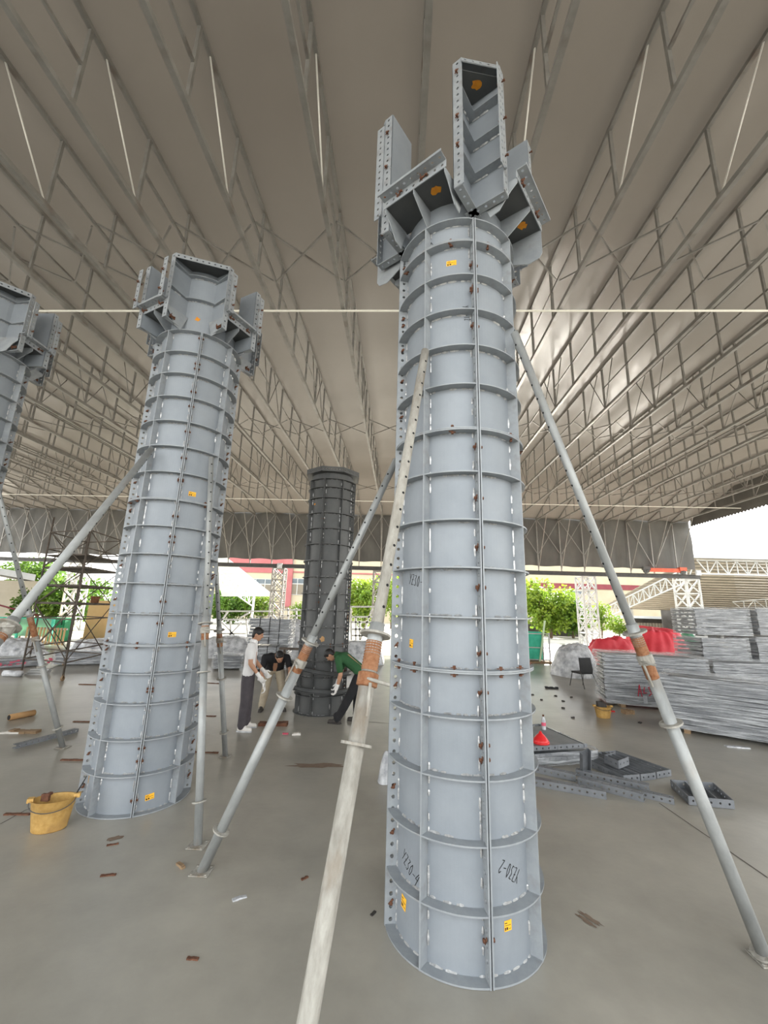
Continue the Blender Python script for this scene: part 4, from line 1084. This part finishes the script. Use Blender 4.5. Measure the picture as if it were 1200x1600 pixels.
MB().bb((-.07, -.004, 0), (.07, .004, .42)).build('web', 'stack_steel', t); MB().bb((-.07, -.05, 0), (-.062, 0, .42)).build('flange_plate', 'stack_steel', t); MB().bb((.062, -.05, 0), (.07, 0, .42)).build('flange_plate', 'stack_steel', t)

# ------------------------------------------------------------------ lumpy covered heaps
from mathutils import noise as MN
def heap(name, label, cat, c, rx, ry, h, rot, matname, seed, sq=3.2, crumple=.10, flat=.62, folds=0):
    """cloth or film draped over a boxy heap: flat-ish top, sloping sides, crumpled by layered noise"""
    b = MB(); n, m_ = 96, 30; off = V((seed*7.3, seed*3.1, seed*1.7)); vs = []
    for j in range(m_+1):
        v = j/m_
        for i in range(n):
            a = 2*math.pi*i/n; ca, sa = math.cos(a), math.sin(a)
            k = 1/((abs(ca)**sq+abs(sa)**sq)**(1/sq))
            r = v*k
            if v < flat: z = h*(1-.10*(v/flat)**2)
            else: z = h*.90*(1-((v-flat)/(1-flat))**1.25)
            p = V((rx*r*ca, ry*r*sa, z))
            q = V((p.x*1.1, p.y*1.1, p.z*.8))+off
            d = MN.fractal(q*1.3, .9, 2.1, 5)*crumple*1.6+MN.turbulence(q*2.2, 4, True)*crumple*.7
            if folds: d += .04*math.sin(folds*a+3*MN.noise(q))*v
            p = V((p.x*(1+d*.35), p.y*(1+d*.35), p.z*(1+d*.45*(1 if v < .97 else 0))))
            if v > .985: p.z = .004
            vs.append((p.x, p.y, max(.004, p.z)))
    b.add(vs, [(j*n+i, j*n+(i+1) % n, (j+1)*n+(i+1) % n, (j+1)*n+i) for j in range(m_) for i in range(n)])
    o = b.build(name, matname, None, True, c, rot)
    return tag(o, label, cat)
def hx(px, Y): return atY(px, 1000, Y).x
heap('red_tarpaulin', 'bright red tarpaulin draped over a tall heap behind the lettered stack', 'tarpaulin', (hx(1022, 20), 20, 0), 1.35, 1.2, 1.62, .1, 'red_tarp', 1, crumple=.07, folds=22)
heap('red_tarpaulin', 'smaller crumpled red tarpaulin left of the tall red heap', 'tarpaulin', (hx(946, 19), 18.6, 0), 1.12, .8, 1.18, .1, 'red_tarp', 2, crumple=.2)
heap('green_tarpaulin', 'dark green tarpaulin heap right of the red tarpaulin', 'tarpaulin', (hx(1078, 21.2), 21.3, 0), .62, .8, 1.42, 0, 'green_tarp', 3, crumple=.15, flat=.25)
heap('wrapped_bale', 'white plastic-wrapped bale beside the black chair', 'bale', (hx(897, 15.6), 15.7, 0), .74, .7, .98, .2, 'white_plastic', 4, crumple=.22, flat=.55)
heap('plastic_bag', 'crumpled white and blue plastic bag on the floor behind the foreground column', 'bag', gp(603, 1222), .10, .09, .33, .3, 'white_plastic', 5, crumple=.3, flat=.4)
# black chair seen from behind
c = gp(914, 1074)
t = thing('folding_chair', 'black chair with thin splayed legs beside the white bale', 'chair', c, math.radians(20))
MB().prism([(-.22, .0), (.20, .0), (.22, .12), (.20, .42), (-.20, .42), (-.22, .10)], -.02, .02).xf(Matrix.Translation((0, -.12, .42)) @ Matrix.Rotation(math.radians(82), 4, 'X')).build('backrest', 'black', t)
MB().bb((-.21, -.12, .38), (.21, .28, .43)).build('seat', 'black', t)
for sx in (-1, 1):
    MB().tube((sx*.2, -.1, .42), (sx*.27, -.28, 0), .012, n=8).build('leg', 'dark_steel', t); MB().tube((sx*.2, .25, .4), (sx*.24, .34, 0), .012, n=8).build('leg', 'dark_steel', t)
# buckets
def bucket(label, c, r, h, squash, rot, matname='basket', tools=True):
    t = thing('bucket', label, 'bucket', c, rot)
    prof = [(r*.72, 0), (r*.78, h*.04), (r, h), (r*1.04, h*1.01), (r*.95, h), (r*.72, h*.06), (0, h*.05)]
    MB().lathe([(0, 0)]+prof, 28, sx=1.15, sy=squash).build('bucket_body', matname, t, True)
    for sx in (-1, 1): MB().box((sx*r*1.17, 0, h*1.02), (.05, .05, .035)).build('lug', matname, t)
    b = MB(); pr = None
    for i in range(13):
        a = math.pi*i/12; q = V((r*1.17*math.cos(a), -.3*r-r*.75*math.sin(a), h*(1-.25*math.sin(a))))
        if pr is not None: b.tube(pr, q, .004, n=6)
        pr = q
    b.build('wire_handle', 'dark_steel', t)
    return t
bk = bucket('dirty yellow squashed bucket with tools on the floor left of the left column', gp(76, 1296), .155, .26, .78, math.radians(25))
c = bk.location
t = thing('trowel', 'black pointed tool handle sticking out of the yellow bucket', 'tool', (c.x+.08, c.y+.05, .20)); MB().tube((0, 0, -.1), (.13, .05, .22), .012, .004, 8).build('handle', 'black', t)
t = thing('rusty_bracket', 'small rusty bracket hooked on the rim of the yellow bucket', 'bracket', (c.x-.07, c.y-.02, .25)); MB().box((0, 0, .02), (.07, .03, .06)).box((.03, 0, .05), (.03, .05, .02)).build('bracket_plate', 'rust', t)
bk2 = bucket('small yellow bucket on the floor in front of the lettered stack', gp(943, 1121), .15, .22, .95, 0)
c = bk2.location
t = thing('tool_bundle', 'dark tools piled in the small yellow bucket', 'tools', (c.x-.02, c.y, .16)); MB().box((-.03, 0, .08), (.12, .1, .14)).box((.06, .02, .05), (.08, .06, .1)).build('tool_block', 'shoe_dark', t)
# floor scraps
def scrap(name, label, cat, px, py, L, w, h, a, m, z=0.0, group=None):
    p = gp(px, py); rr = random.Random(int(px*7+py)); b = MB(); n = 5
    for i in range(n):
        x0 = -L/2+L*i/n; x1 = x0+L/n*1.02; o = rr.uniform(-.12, .12)*w
        b.bb((x0, -w/2+o, 0), (x1, w/2+o, h*rr.uniform(.7, 1.1)))
    o = b.build(name, m, None, False, (p.x, p.y, z), a)
    return tag(o, label, cat, group)
scrap('rusty_bar', 'rusty flat bar left of the yellow bucket', 'bar', 27, 1273, .24, .035, .012, .1, 'rust')
scrap('rusty_bar', 'rusty flat bar on the floor against the left column, upper of two', 'bar', 133, 1128, .40, .04, .012, .1, 'rust')
scrap('rusty_bar', 'rusty flat bar on the floor against the left column, lower of two', 'bar', 116, 1188, .34, .04, .012, .1, 'rust')
scrap('rusty_bar', 'rusty bar behind the scaffold leg at the left column', 'bar', 139, 1070, .5, .05, .015, .05, 'rust')
scrap('rusty_bar', 'rusty bar between the two props right of the left column, near', 'bar', 318, 1176, .42, .04, .012, .03, 'rust')
scrap('rusty_bar', 'rusty bar behind the props right of the left column, middle', 'bar', 325, 1119, .3, .04, .012, .03, 'rust')
scrap('rusty_bar', 'rusty bar behind the props right of the left column, far', 'bar', 337, 1068, .45, .05, .012, -.05, 'rust')
scrap('rust_heap', 'dark red rusty scrap heap on the floor in front of the bending man', 'scrap', 427, 1133, .5, .16, .05, .1, 'rust')
scrap('rusty_chip', 'short rusty strip on the bare floor near the left bottom', 'scrap', 176, 1320, .09, .02, .008, .4, 'rust')
scrap('rusty_chip', 'short rusty strip on the floor low at the left', 'scrap', 169, 1368, .11, .025, .008, .3, 'rust')
scrap('leaf_scrap', 'curled brown strip beside the foot of the long grey prop', 'scrap', 282, 1354, .10, .03, .02, -.6, 'wood')
scrap('rusty_chip', 'rusty strip low on the floor at the left of the near prop', 'scrap', 301, 1499, .07, .02, .01, 0, 'rust')
scrap('rusty_chip', 'dark strip on the floor between near prop and foreground column', 'scrap', 476, 1373, .06, .02, .01, .8, 'rust')
scrap('rusty_chip', 'dark small strip close to the foreground column foot', 'scrap', 583, 1428, .05, .018, .01, 1.0, 'shoe_dark')
scrap('paper_scrap', 'white torn paper on the floor in front of the long grey prop', 'paper', 374, 1404, .10, .03, .01, .6, 'white_plastic')
scrap('paper_scrap', 'pale cloth scrap on the floor beside the pink wrapper', 'paper', 463, 1148, .14, .08, .03, .2, 'shoe_white')
scrap('pink_wrapper', 'bright pink wrapper on the floor below the bending man', 'wrapper', 446, 1147, .09, .04, .02, 0, 'red_print')
scrap('wood_block', 'timber block under the front of the lettered stack', 'wood block', 981, 1115, .22, .16, .09, .2, 'wood')
scrap('red_scrap', 'small bright red scrap beside the small bucket', 'scrap', 957, 1112, .08, .06, .03, 0, 'red_plastic')
scrap('plastic_sheet', 'clear plastic scrap on the floor before the long wrapped stack', 'plastic', 1152, 1168, .35, .08, .02, -.1, 'white_plastic')
scrap('black_cloth', 'small black cloth lying on the floor right of the foreground column', 'cloth', 862, 1076, .35, .10, .05, -.1, 'black')
scrap('debris', 'heap of broken timber on the floor at the left edge', 'debris', 38, 1145, .42, .12, .05, .1, 'wood')
scrap('plank', 'pale short plank in the timber debris at the left edge', 'plank', 20, 1146, .35, .05, .03, .15, 'shoe_white')
for i, (px, py) in enumerate(((832, 1086), (846, 1094), (868, 1088), (880, 1096), (893, 1090), (880, 1107), (895, 1122), (1000, 1130))):
    scrap('dirt_crumb', 'small dark dirt crumb on the floor right of the foreground column', 'crumb', px, py, .07, .05, .025, i, 'shoe_dark', group='dirt crumbs on the floor')
# cardboard tube
a, c = gp(13, 1126), gp(53, 1118)
t = thing('cardboard_tube', 'brown cardboard tube lying on the floor at the left edge', 'tube', (a.x, a.y, 0)); d = c-a
MB().tube((0, 0, .05), (d.x, d.y, .05), .05, n=18).build('tube_wall', 'cardboard', t, True)
MB().tube(V((0, 0, .05))-d.normalized()*.003, (0, 0, .05), .042, n=16).build('tube_mouth', 'hole_shade', t)  # dark disc painted for the shade inside the tube
# drilled rail lying by the left prop
rail_piece('long drilled rail lying on the floor by the dark prop foot at the left', (25, 1170), (122, 1144), w=.08, hgt=.05)
t = thing('paper_roll', 'white rolled sheet lying on the floor at the left edge', 'roll', gp(5, 1057)); MB().tube((0, 0, .08), (.45, .05, .08), .08, n=14).build('roll_body', 'white_plastic', t, True)
a = gp(57, 1054); t = thing('panel_bundle', 'small bundle of pale frames on the floor by the scaffold foot', 'bundle', a, .2)
for i in range(4): MB().bb((-.25+.03*i, -.1+.02*i, .04*i), (.25+.02*i, .15, .04*i+.03)).build('frame_slat', 'grey_steel', t)
# ------------------------------------------------------------------ scaffold tower on the left
A_, B_, C_ = gp(32, 1056), gp(97, 1064), gp(157, 1046); D_ = A_+C_-B_
t = thing('scaffold_tower', 'rusty mobile scaffold tower with plank decks at the left', 'scaffold', B_)
hh = 4.45
for q in (A_, B_, C_, D_):
    q = q-B_; MB().tube((q.x, q.y, .12), (q.x, q.y, hh), .024, n=8).build('standard', 'scaff', t, True)
    MB().tube((q.x-.02, q.y, .06), (q.x+.02, q.y, .06), .06, n=12).bb((q.x-.02, q.y-.02, .06), (q.x+.02, q.y+.02, .16)).build('castor', 'wood', t)
for z in (.45, .75, 1.55, 1.95, 2.45, 2.95, 3.5, 4.0):
    for p, q in ((A_, B_), (B_, C_), (C_, D_), (D_, A_)):
        MB().tube(p-B_+V((0, 0, z)), q-B_+V((0, 0, z)), .018, n=6).build('ledger', 'scaff', t)
for z0, z1 in ((.5, 1.9), (1.95, 2.9), (3.0, 4.0)):
    for p, q in ((B_, C_), (D_, A_), (A_, B_)):
        MB().tube(p-B_+V((0, 0, z0)), q-B_+V((0, 0, z1)), .014, n=6).tube(p-B_+V((0, 0, z1)), q-B_+V((0, 0, z0)), .014, n=6).build('cross_tube', 'scaff', t)
for z in (1.95, 2.45, 2.95, 3.3):
    for k in range(4):
        f0, f1 = k/4+.02, (k+1)/4-.02
        P = [A_.lerp(D_, f0)-B_, A_.lerp(D_, f1)-B_, B_.lerp(C_, f1)-B_, B_.lerp(C_, f0)-B_]
        MB().add([q+V((0, 0, z)) for q in P]+[q+V((0, 0, z+.04)) for q in P], [(3, 2, 1, 0), (4, 5, 6, 7)]+[(i, (i+1) % 4, 4+(i+1) % 4, 4+i) for i in range(4)]).build('plank', 'scaff', t)
p = C_.lerp(A_, .25); t = thing('bucket', 'orange bucket standing on a scaffold deck', 'bucket', (p.x, p.y, 1.99)); MB().lathe([(0, 0), (.10, 0), (.13, .2), (.135, .205), (.12, .2), (.09, .02), (0, .02)], 16).build('bucket_body', 'rust_orange', t, True)

# ------------------------------------------------------------------ trees
def tree(label, px, py_top, py_low, Y, wpx, seed, m='leaf', n=2600, group='trees behind the tent', zg=0.0):
    c = atY(px, (py_top+py_low)/2, Y); top = atY(px, py_top, Y).z; low = atY(px, py_low, Y).z; w = wpx/FPX*Y
    rr = random.Random(seed)
    t = thing('tree', label, 'tree', (c.x, Y, zg), 0, group)
    b = MB(); cl = []
    rz = (top-low)/2; zc = (top+low)/2
    for i in range(44):
        while True:
            q = V((rr.uniform(-1, 1), rr.uniform(-1, 1), rr.uniform(-1, 1)))
            if .3 < q.length < 1: break
        cl.append(V((q.x*w/2*.85, q.y*w/2*.8, zc+q.z*rz*.85)))
    for i in range(n):
        k = cl[rr.randrange(len(cl))]; q = V((rr.gauss(0, 1), rr.gauss(0, 1), rr.gauss(0, .8))); q.normalize()
        R_ = w*.145*rr.uniform(.55, 1.05)
        P = k+q*R_
        d = (q+V((rr.uniform(-.6, .6), rr.uniform(-.6, .6), rr.uniform(-.9, .1)))).normalized(); s = d.cross(V((rr.uniform(-1, 1), rr.uniform(-1, 1), rr.uniform(-1, 1)))).normalized()
        L = rr.uniform(.18, .34)*(w/5)**.5; W = L*.36
        b.add([P, P+d*L*.5+s*W, P+d*L, P+d*L*.5-s*W], [(0, 1, 2, 3)])
    o = b.build('foliage', m, t, fix=False); o['kind'] = 'stuff'
    tb = MB().tube((0, 0, 0), (.1, 0, zc*.7), w*.035, w*.025, 8)
    for k in cl[:7]: tb.tube((.1, 0, zc*.65), k*.85+V((0, 0, zc*.1)), w*.018, w*.006, 6)
    tb.build('trunk', 'bark', t, True)
tree('broad bright green tree right behind the foreground column, tallest of the right-hand trees', 858, 903, 985, 38, 84, 1, 'leaf2', 7000)
tree('green tree left of the tapering grey lattice post', 893, 920, 992, 39, 58, 2, 'leaf', 4500)
tree('small green tree just right of the tapering lattice post', 938, 940, 985, 40, 34, 3, 'leaf2', 1600)
tree('low green tree beneath the sheet roof edge at the right', 966, 962, 990, 40, 30, 4, 'leaf2', 1200)
tree('bright green tree seen between the rear and foreground columns', 570, 893, 985, 44, 72, 5, 'leaf2', 6000)
tree('green tree just left of the foreground column', 612, 886, 980, 45, 50, 6, 'leaf2', 2400)
tree('green tree right of the left column, behind the white pipe frames', 362, 918, 968, 46, 70, 7, 'leaf', 4500)
tree('green tree between the lean-to roof and the lattice post', 409, 926, 968, 47, 48, 8, 'leaf2', 2200)
tree('small yellow-green tree beside the rear column', 466, 935, 975, 47, 26, 9, 'leaf2', 1200)
tree('green tree behind the scaffold tower', 98, 890, 990, 31, 95, 10, 'leaf', 6500)
tree('green tree above the pale brick wall at the left edge', 52, 876, 925, 34, 90, 11, 'leaf', 3200)
tree('dark leafy branch tree in front of the pale brick wall', 40, 915, 985, 21, 36, 12, 'leaf', 1600)
tree('green tree behind the tan board', 152, 895, 970, 36, 60, 13, 'leaf', 2000)

# ------------------------------------------------------------------ buildings
def wall_box(name, label, cat, Y, px0, px1, z0, z1, depth=8, m='cream'):
    a, c = atY(px0, 920, Y), atY(px1, 920, Y)
    t = thing(name, label, cat, (a.x, Y, 0))
    MB().bb((0, 0, z0), (c.x-a.x, depth, z1)).build('wall', m, t)
    return t, a.x
def band(t, x0, Y, px0, px1, py0, py1, m, name, proud=.12, parent=None):
    a, c = atY(px0, py0, Y), atY(px1, py1, Y)
    return MB().bb((a.x-x0, -proud, c.z), (c.x-x0, 0.02, a.z)).build(name, m, parent or t)
def window(t, x0, Y, px0, px1, py0, py1, rows, cols):
    f = band(t, x0, Y, px0, px1, py0, py1, 'white_steel', 'window', .06)
    a, c = atY(px0, py0, Y), atY(px1, py1, Y); W = (c.x-a.x); Hh = a.z-c.z
    z = a.z
    for r_, (fr, m) in enumerate(rows):
        for k in range(cols):
            xa_ = a.x-x0+W*k/cols+.06; xb_ = a.x-x0+W*(k+1)/cols-.06
            MB().bb((xa_, -.09, z-Hh*fr+.08), (xb_, -.05, z-.06)).build('pane', m, f)
        z -= Hh*fr
t, x0 = wall_box('factory_building', 'cream and pink factory building with ribbon windows behind the rear column', 'building', 62, 300, 640, 0, 11)
band(t, x0, 62, 345, 452, 870, 896, 'pink', 'pink_band', .10)
band(t, x0, 62, 446, 454, 865, 948, 'pink', 'pilaster', .35)
band(t, x0, 62, 454, 640, 894.5, 897.5, 'pink', 'stripe', .10)
band(t, x0, 62, 300, 446, 946, 949, 'pink', 'stripe', .10)
for (a, c, n) in ((372, 427, 4), (455, 474, 2)):
    window(t, x0, 62, a, c, 903.5, 930, ((.33, 'glass'), (.67, 'blind')), n)
t, x0 = wall_box('factory_building', 'cream factory wall with a maroon stripe behind the trees on the right', 'building', 66, 690, 1150, 0, 11)
band(t, x0, 66, 700, 1120, 914.5, 918, 'maroon', 'stripe', .10)
window(t, x0, 66, 876, 911, 922.5, 930, ((1, 'glass'),), 4); window(t, x0, 66, 995, 1072, 944, 950, ((1, 'glass'),), 6)
# low white-roofed store with a ribbed fence beneath
Y = 52; a, c = atY(985, 962, Y), atY(1126, 970, Y)
t = thing('store_shed', 'low store shed with pale flat eave and ribbed wall under the sheet roof', 'building', (a.x, Y, 0))
MB().bb((0, -1, c.z), (c.x-a.x, 4, a.z)).build('eave', 'white_sheet', t)
for k in range(30):
    w = (c.x-a.x)/30; MB().bb((w*k+.03, 0, .2), (w*(k+1)-.03, .08+.04*(k % 2), c.z-.5)).build('wall_panel', 'sheet_roof', t)
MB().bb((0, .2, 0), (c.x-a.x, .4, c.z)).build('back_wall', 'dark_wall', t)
# dark block wall under the trees
Y = 41; a, c = atY(815, 990, Y), atY(918, 1015, Y)
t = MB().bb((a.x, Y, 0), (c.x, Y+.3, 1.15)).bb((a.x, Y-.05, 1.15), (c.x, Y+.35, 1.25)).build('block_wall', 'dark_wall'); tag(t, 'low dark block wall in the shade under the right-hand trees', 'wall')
# big open shed at the right: sheet roof falling away, lattice edge beams
Yn, Yf = 31.5, 47.0
P0 = atY(1086, 869, Yn); zr = P0.z; xl = P0.x; Q0 = atY(938, 955, Yf)
t = thing('open_shed', 'large open shed with ribbed sheet roof and white lattice edge beams at the right', 'shed', (0, 0, 0))
xr = 46.0
def rz(y): return zr+(Q0.z+.25-zr)*(y-Yn)/(Yf-Yn)
def rx(y): return xl+(Q0.x-xl)*(y-Yn)/(Yf-Yn)
n = 22
for k in range(n):
    y0, y1 = Yn+(Yf-Yn)*k/n, Yn+(Yf-Yn)*(k+1)/n
    MB().add([(rx(y0), y0, rz(y0)), (xr, y0, rz(y0)), (xr, y1-.05, rz(y1)+.05), (rx(y1), y1-.05, rz(y1)+.05), (rx(y0), y0, rz(y0)+.05), (xr, y0, rz(y0)+.05), (xr, y1-.05, rz(y1)+.10), (rx(y1), y1-.05, rz(y1)+.10)],
             [(3, 2, 1, 0), (4, 5, 6, 7), (0, 1, 5, 4), (1, 2, 6, 5), (2, 3, 7, 6), (3, 0, 4, 7)]).build('roof_sheet', 'sheet_roof', t)
MB().bb((rx(Yn)-.2, Yn-.25, zr-.15), (xr, Yn, zr+.12)).build('fascia', 'white_sheet', t)
def lat_beam(p, q, depth, parent, m='white_steel', n=16, w=.10):
    p, q = V(p), V(q); dn = V((0, 0, -depth))
    MB().bar(p, q, w).build('top_chord', m, parent); MB().bar(p+dn, q+dn, w).build('bottom_chord', m, parent)
    for i in range(n):
        a_, b_ = p.lerp(q, i/n), p.lerp(q, (i+1)/n)
        MB().bar(a_+dn if i % 2 else a_, b_ if i % 2 else b_+dn, w*.6).bar(b_, b_+dn, w*.6).build('web_bar', m, parent)
lat_beam((xl+.3, Yn+.3, zr-.25), (xr, Yn+.3, zr-.25), 1.0, t, n=34)
lat_beam((xl, Yn+.3, zr-.6), (Q0.x, Yf, Q0.z+.1), 1.0, t, n=18)
lat_beam((xl+9, Yn+9, 3.6), (xl+22, Yn+5.5, 5.2), .9, t, n=16)
for x in (xl+3, xl+12, xr-1):
    MB().bb((x, Yf-.4, 0), (x+.2, Yf-.2, Q0.z+.3)).build('post', 'white_steel', t)
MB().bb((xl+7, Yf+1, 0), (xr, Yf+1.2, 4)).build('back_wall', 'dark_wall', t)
# lean-to roof and frames left of the rear column
Yl = 44
R = [atY(330, 870, 40), atY(352, 870, 40), atY(417, 931, 40), atY(330, 931, 40)]
t = thing('lean_to_roof', 'white sheet lean-to roof with a sloping lattice beam left of the rear column', 'lean-to', (0, 0, 0))
for k in range(12):
    f0, f1 = k/12, (k+1)/12-.004
    P = [R[0].lerp(R[3], f0), R[1].lerp(R[2], f0), R[1].lerp(R[2], f1), R[0].lerp(R[3], f1)]
    P = [q+V((0, 2.5*(f0 if i < 2 else f1), 0)) for i, q in enumerate(P)]
    MB().add(P+[q+V((0, .05, .06)) for q in P], [(0, 1, 2, 3), (7, 6, 5, 4)]+[(i, 4+i, 4+(i+1) % 4, (i+1) % 4) for i in range(4)]).build('roof_sheet', 'white_sheet', t)
lat_beam(atY(335, 888, 38), atY(397, 931, 38), .95, t, 'white_steel', 10, .09)
MB().bar(atY(397, 931, 38), V((atY(397, 931, 38).x, 38, 0)), .16).build('post', 'white_steel', t)
# white pipe frames
def pipe_frame(label, pts, Y, w=.06, m='white_steel', group='white pipe frames in the yard', feet=True):
    P = [[atY(a, b, Y) for a, b in s] for s in pts]
    o = P[0][0]; t = thing('pipe_frame', label, 'pipe frame', (o.x, Y, 0), 0, group)
    zmin = min(min(a.z, b.z) for a, b in P)
    for a, b in P:
        MB().bar(a-V((o.x, Y, 0)), b-V((o.x, Y, 0)), w).build('pipe', m, t)
    if feet:
        for x in (P[0][0].x, P[0][1].x): MB().bar((x-o.x, 0, 0), (x-o.x, 0, max(zmin, .2)), w).build('foot_post', m, t)
pipe_frame('white welded pipe rack between the rear and foreground columns', [((548, 948), (592, 948)), ((548, 948), (549, 1000)), ((592, 948), (592, 1000)), ((549, 964), (592, 964)), ((549, 972), (592, 972)), ((550, 983), (592, 983)), ((550, 993), (592, 993)), ((582, 950), (563, 1000)), ((556, 964), (556, 1000)), ((562, 970), (562, 1000))], 24, .09)
pipe_frame('white pipe trestle right of the left column', [((341, 955), (423, 955)), ((345, 968), (390, 968)), ((356, 956), (346, 970)), ((390, 957), (376, 965)), ((345, 970), (347, 1005)), ((385, 968), (388, 1005)), ((347, 972), (378, 1005)), ((378, 972), (347, 1005)), ((360, 970), (361, 1000)), ((347, 990), (385, 990))], 24, .08)
pipe_frame('white pipe rack behind the strapped stack', [((443, 953), (475, 953)), ((443, 962), (475, 962)), ((450, 950), (451, 1000)), ((463, 950), (464, 1000)), ((445, 985), (475, 985))], 25, .08)
# stand of green mesh panels
Y = 19.2; a, c = atY(822, 993, Y), atY(860, 1037, Y)
t = thing('panel_stand', 'white stand holding green mesh panels right of the foreground column', 'stand', (a.x, Y, 0)); W = c.x-a.x
for x in (0, W*.72, W):
    MB().bb((x-.03, -.03, 0), (x+.03, .03, 1.25)).build('stand_post', 'white_steel', t)
for z in (.12, .62, 1.2): MB().bb((0, -.02, z-.02), (W, .02, z+.02)).build('stand_rail', 'white_steel', t)
MB().bb((-.05, -.3, 0), (W+.05, .5, .07)).build('stand_base', 'wood', t)
for i in range(4): MB().bb((.08, .05+.08*i, .1), (W*.7, .09+.08*i, 1.28)).build('mesh_panel', 'green_mesh', t)
t2 = MB().bar((0, 0, 0), (.32, .02, 1.75), .14, .04).build('leaning_board', mat('pale_green_board', (.55, .68, .45), (.6, .72, .5), .7, 0, 3), None, False, (a.x+W*.5, Y-.12, .02)); tag(t2, 'pale green board leaning on the stand of mesh panels', 'board')
# left yard: pale brick building, green mesh fence, tan board, dark green bin
Y = 24; a, c = atY(-60, 893, Y), atY(58, 908, Y)
t = thing('brick_building', 'pale painted brick building with white eave at the left edge', 'building', (a.x, Y, 0)); W = c.x-a.x
MB().prism([(0, .1), (W, .1), (W-3.2, 3.1), (-3.2, 3.1)], 0, c.z).build('wall', 'brick_wall', t)
rows = 26; hz = (c.z-1.2)/rows
for r_ in range(rows):
    MB().bb((0, .075, 1.2+hz*r_+.015), (W, .11, 1.2+hz*(r_+1)-.015)).build('brick_course', 'brick_wall', t)
MB().add([(-.3, -.5, c.z+.75), (W+.3, -.5, c.z), (W-2.9, 3, c.z), (-3.5, 3, c.z+.75), (-.3, -.5, c.z+1.1), (W+.3, -.5, c.z+.35), (W-2.9, 3, c.z+.35), (-3.5, 3, c.z+1.1)], [(3, 2, 1, 0), (4, 5, 6, 7), (0, 1, 5, 4), (1, 2, 6, 5), (2, 3, 7, 6), (3, 0, 4, 7)]).build('eave', 'white_sheet', t)
Y = 20; a, c = atY(-20, 963, Y), atY(76, 1008, Y)
t = thing('mesh_fence', 'green mesh fence with green posts in front of the brick building', 'fence', (a.x, Y, 0)); W = c.x-a.x; hgt = a.z
mm = mat('green_net', (.30, .52, .36), (.36, .58, .42), .8, 0, 3, trans=.5)
for k in range(4):
    MB().bb((W*k/4+.04, -.01, .3), (W*(k+1)/4-.04, .01, hgt-.05)).build('mesh_panel', mm, t)
for k in range(5): MB().bb((W*k/4-.05, -.05, 0), (W*k/4+.05, .05, hgt)).build('post', 'green_mesh', t)
MB().bb((0, -.03, hgt-.05), (W, .03, hgt)).build('top_rail', 'green_mesh', t)
Y = 23; a, c = atY(140, 938, Y), atY(172, 1000, Y)
t = MB().bb((a.x, Y, 0.05), (c.x, Y+.12, a.z)).bb((a.x-.1, Y-.05, 0), (c.x+.1, Y+.17, .05)).build('tan_board', 'tan_board'); tag(t, 'upright tan board standing behind the scaffold tower', 'board')
Y = 21; a, c = atY(80, 965, Y), atY(97, 996, Y)
t = thing('green_bin', 'dark green metal cabinet behind the scaffold tower', 'bin', (a.x, Y, 0)); W = c.x-a.x
MB().bb((0, 0, 0), (W, .6, a.z)).build('cabinet_body', 'green_tarp', t); MB().bb((.04, -.02, .12), (W-.04, .0, a.z-.08)).build('cabinet_door', 'green_tarp', t); MB().bb((W*.8, -.05, .8), (W*.84, -.02, 1.0)).build('handle', 'black', t)
p, q = atY(-10, 943, 15), atY(60, 962, 15)
t = thing('red_pipe', 'thin dark red pipe slanting in front of the brick building at the left edge', 'pipe', (p.x, 15, 0))
MB().tube((0, 0, p.z), (q.x-p.x, 0, q.z), .03, n=8).build('pipe_run', 'maroon', t, True); MB().tube((q.x-p.x, 0, 0), (q.x-p.x, 0, q.z), .025, n=8).build('stand_pipe', 'scaff', t, True); MB().tube((0, 0, 0), (0, 0, p.z), .025, n=8).build('stand_pipe', 'scaff', t, True)
# low crate fence and pale clutter in the left yard
Y = 19; a, c = atY(38, 995, Y), atY(98, 1015, Y)
t = thing('slat_crate', 'low slatted crate fence behind the scaffold tower', 'crate', (a.x, Y, 0)); W = c.x-a.x
for k in range(12): MB().bb((W*k/12+.03, 0, .05), (W*(k+1)/12-.06, .04, .8)).build('slat', 'tan_board', t)
for z in (.1, .7): MB().bb((0, .04, z), (W, .08, z+.08)).build('crate_rail', 'white_steel', t)
heap('wrapped_bale', 'pale wrapped bale on the ground at the left edge below the mesh fence', 'bale', (atY(18, 1020, 16).x, 16, 0), 1.2, .7, .55, 0, 'white_plastic', 21, crumple=.3)
heap('wrapped_bale', 'pale wrapped bale behind the scaffold tower, left of the left column', 'bale', (atY(135, 1010, 17).x, 17.6, 0), 1.0, .7, .5, 0, 'white_plastic', 22, crumple=.3)
heap('wrapped_bale', 'white wrapped heap behind the stooping man in green', 'bale', (atY(565, 1020, 17).x, 17, 0), .9, .7, .85, 0, 'white_plastic', 23)
heap('wrapped_bale', 'pale wrapped heap behind the strapped stack, left of the rear column', 'bale', (atY(455, 1010, 18).x, 18, 0), .9, .8, 1.5, 0, 'white_plastic', 24)
heap('wrapped_bale', 'white wrapped heap behind the thin prop, right of the left column', 'bale', (atY(355, 1015, 17.5).x, 17.5, 0), 1.2, .8, .8, 0, 'white_plastic', 25)
# saw-horse behind the men
a = gp(462, 1062)
t = thing('saw_horse', 'rusty steel trestle stand between the bending man and the rear column', 'trestle', (a.x, a.y, 0), 0)
for sx in (-.45, .45):
    MB().bar((sx-.12, 0, 0), (sx, .2, .82), .035).build('leg', 'scaff', t); MB().bar((sx+.12, .4, 0), (sx, .2, .82), .035).build('leg', 'scaff', t)
MB().bb((-.6, .14, .80), (.6, .26, .86)).build('top_bar', 'scaff', t); MB().bar((-.45, .1, .4), (.45, .1, .4), .03).build('stretcher', 'scaff', t)
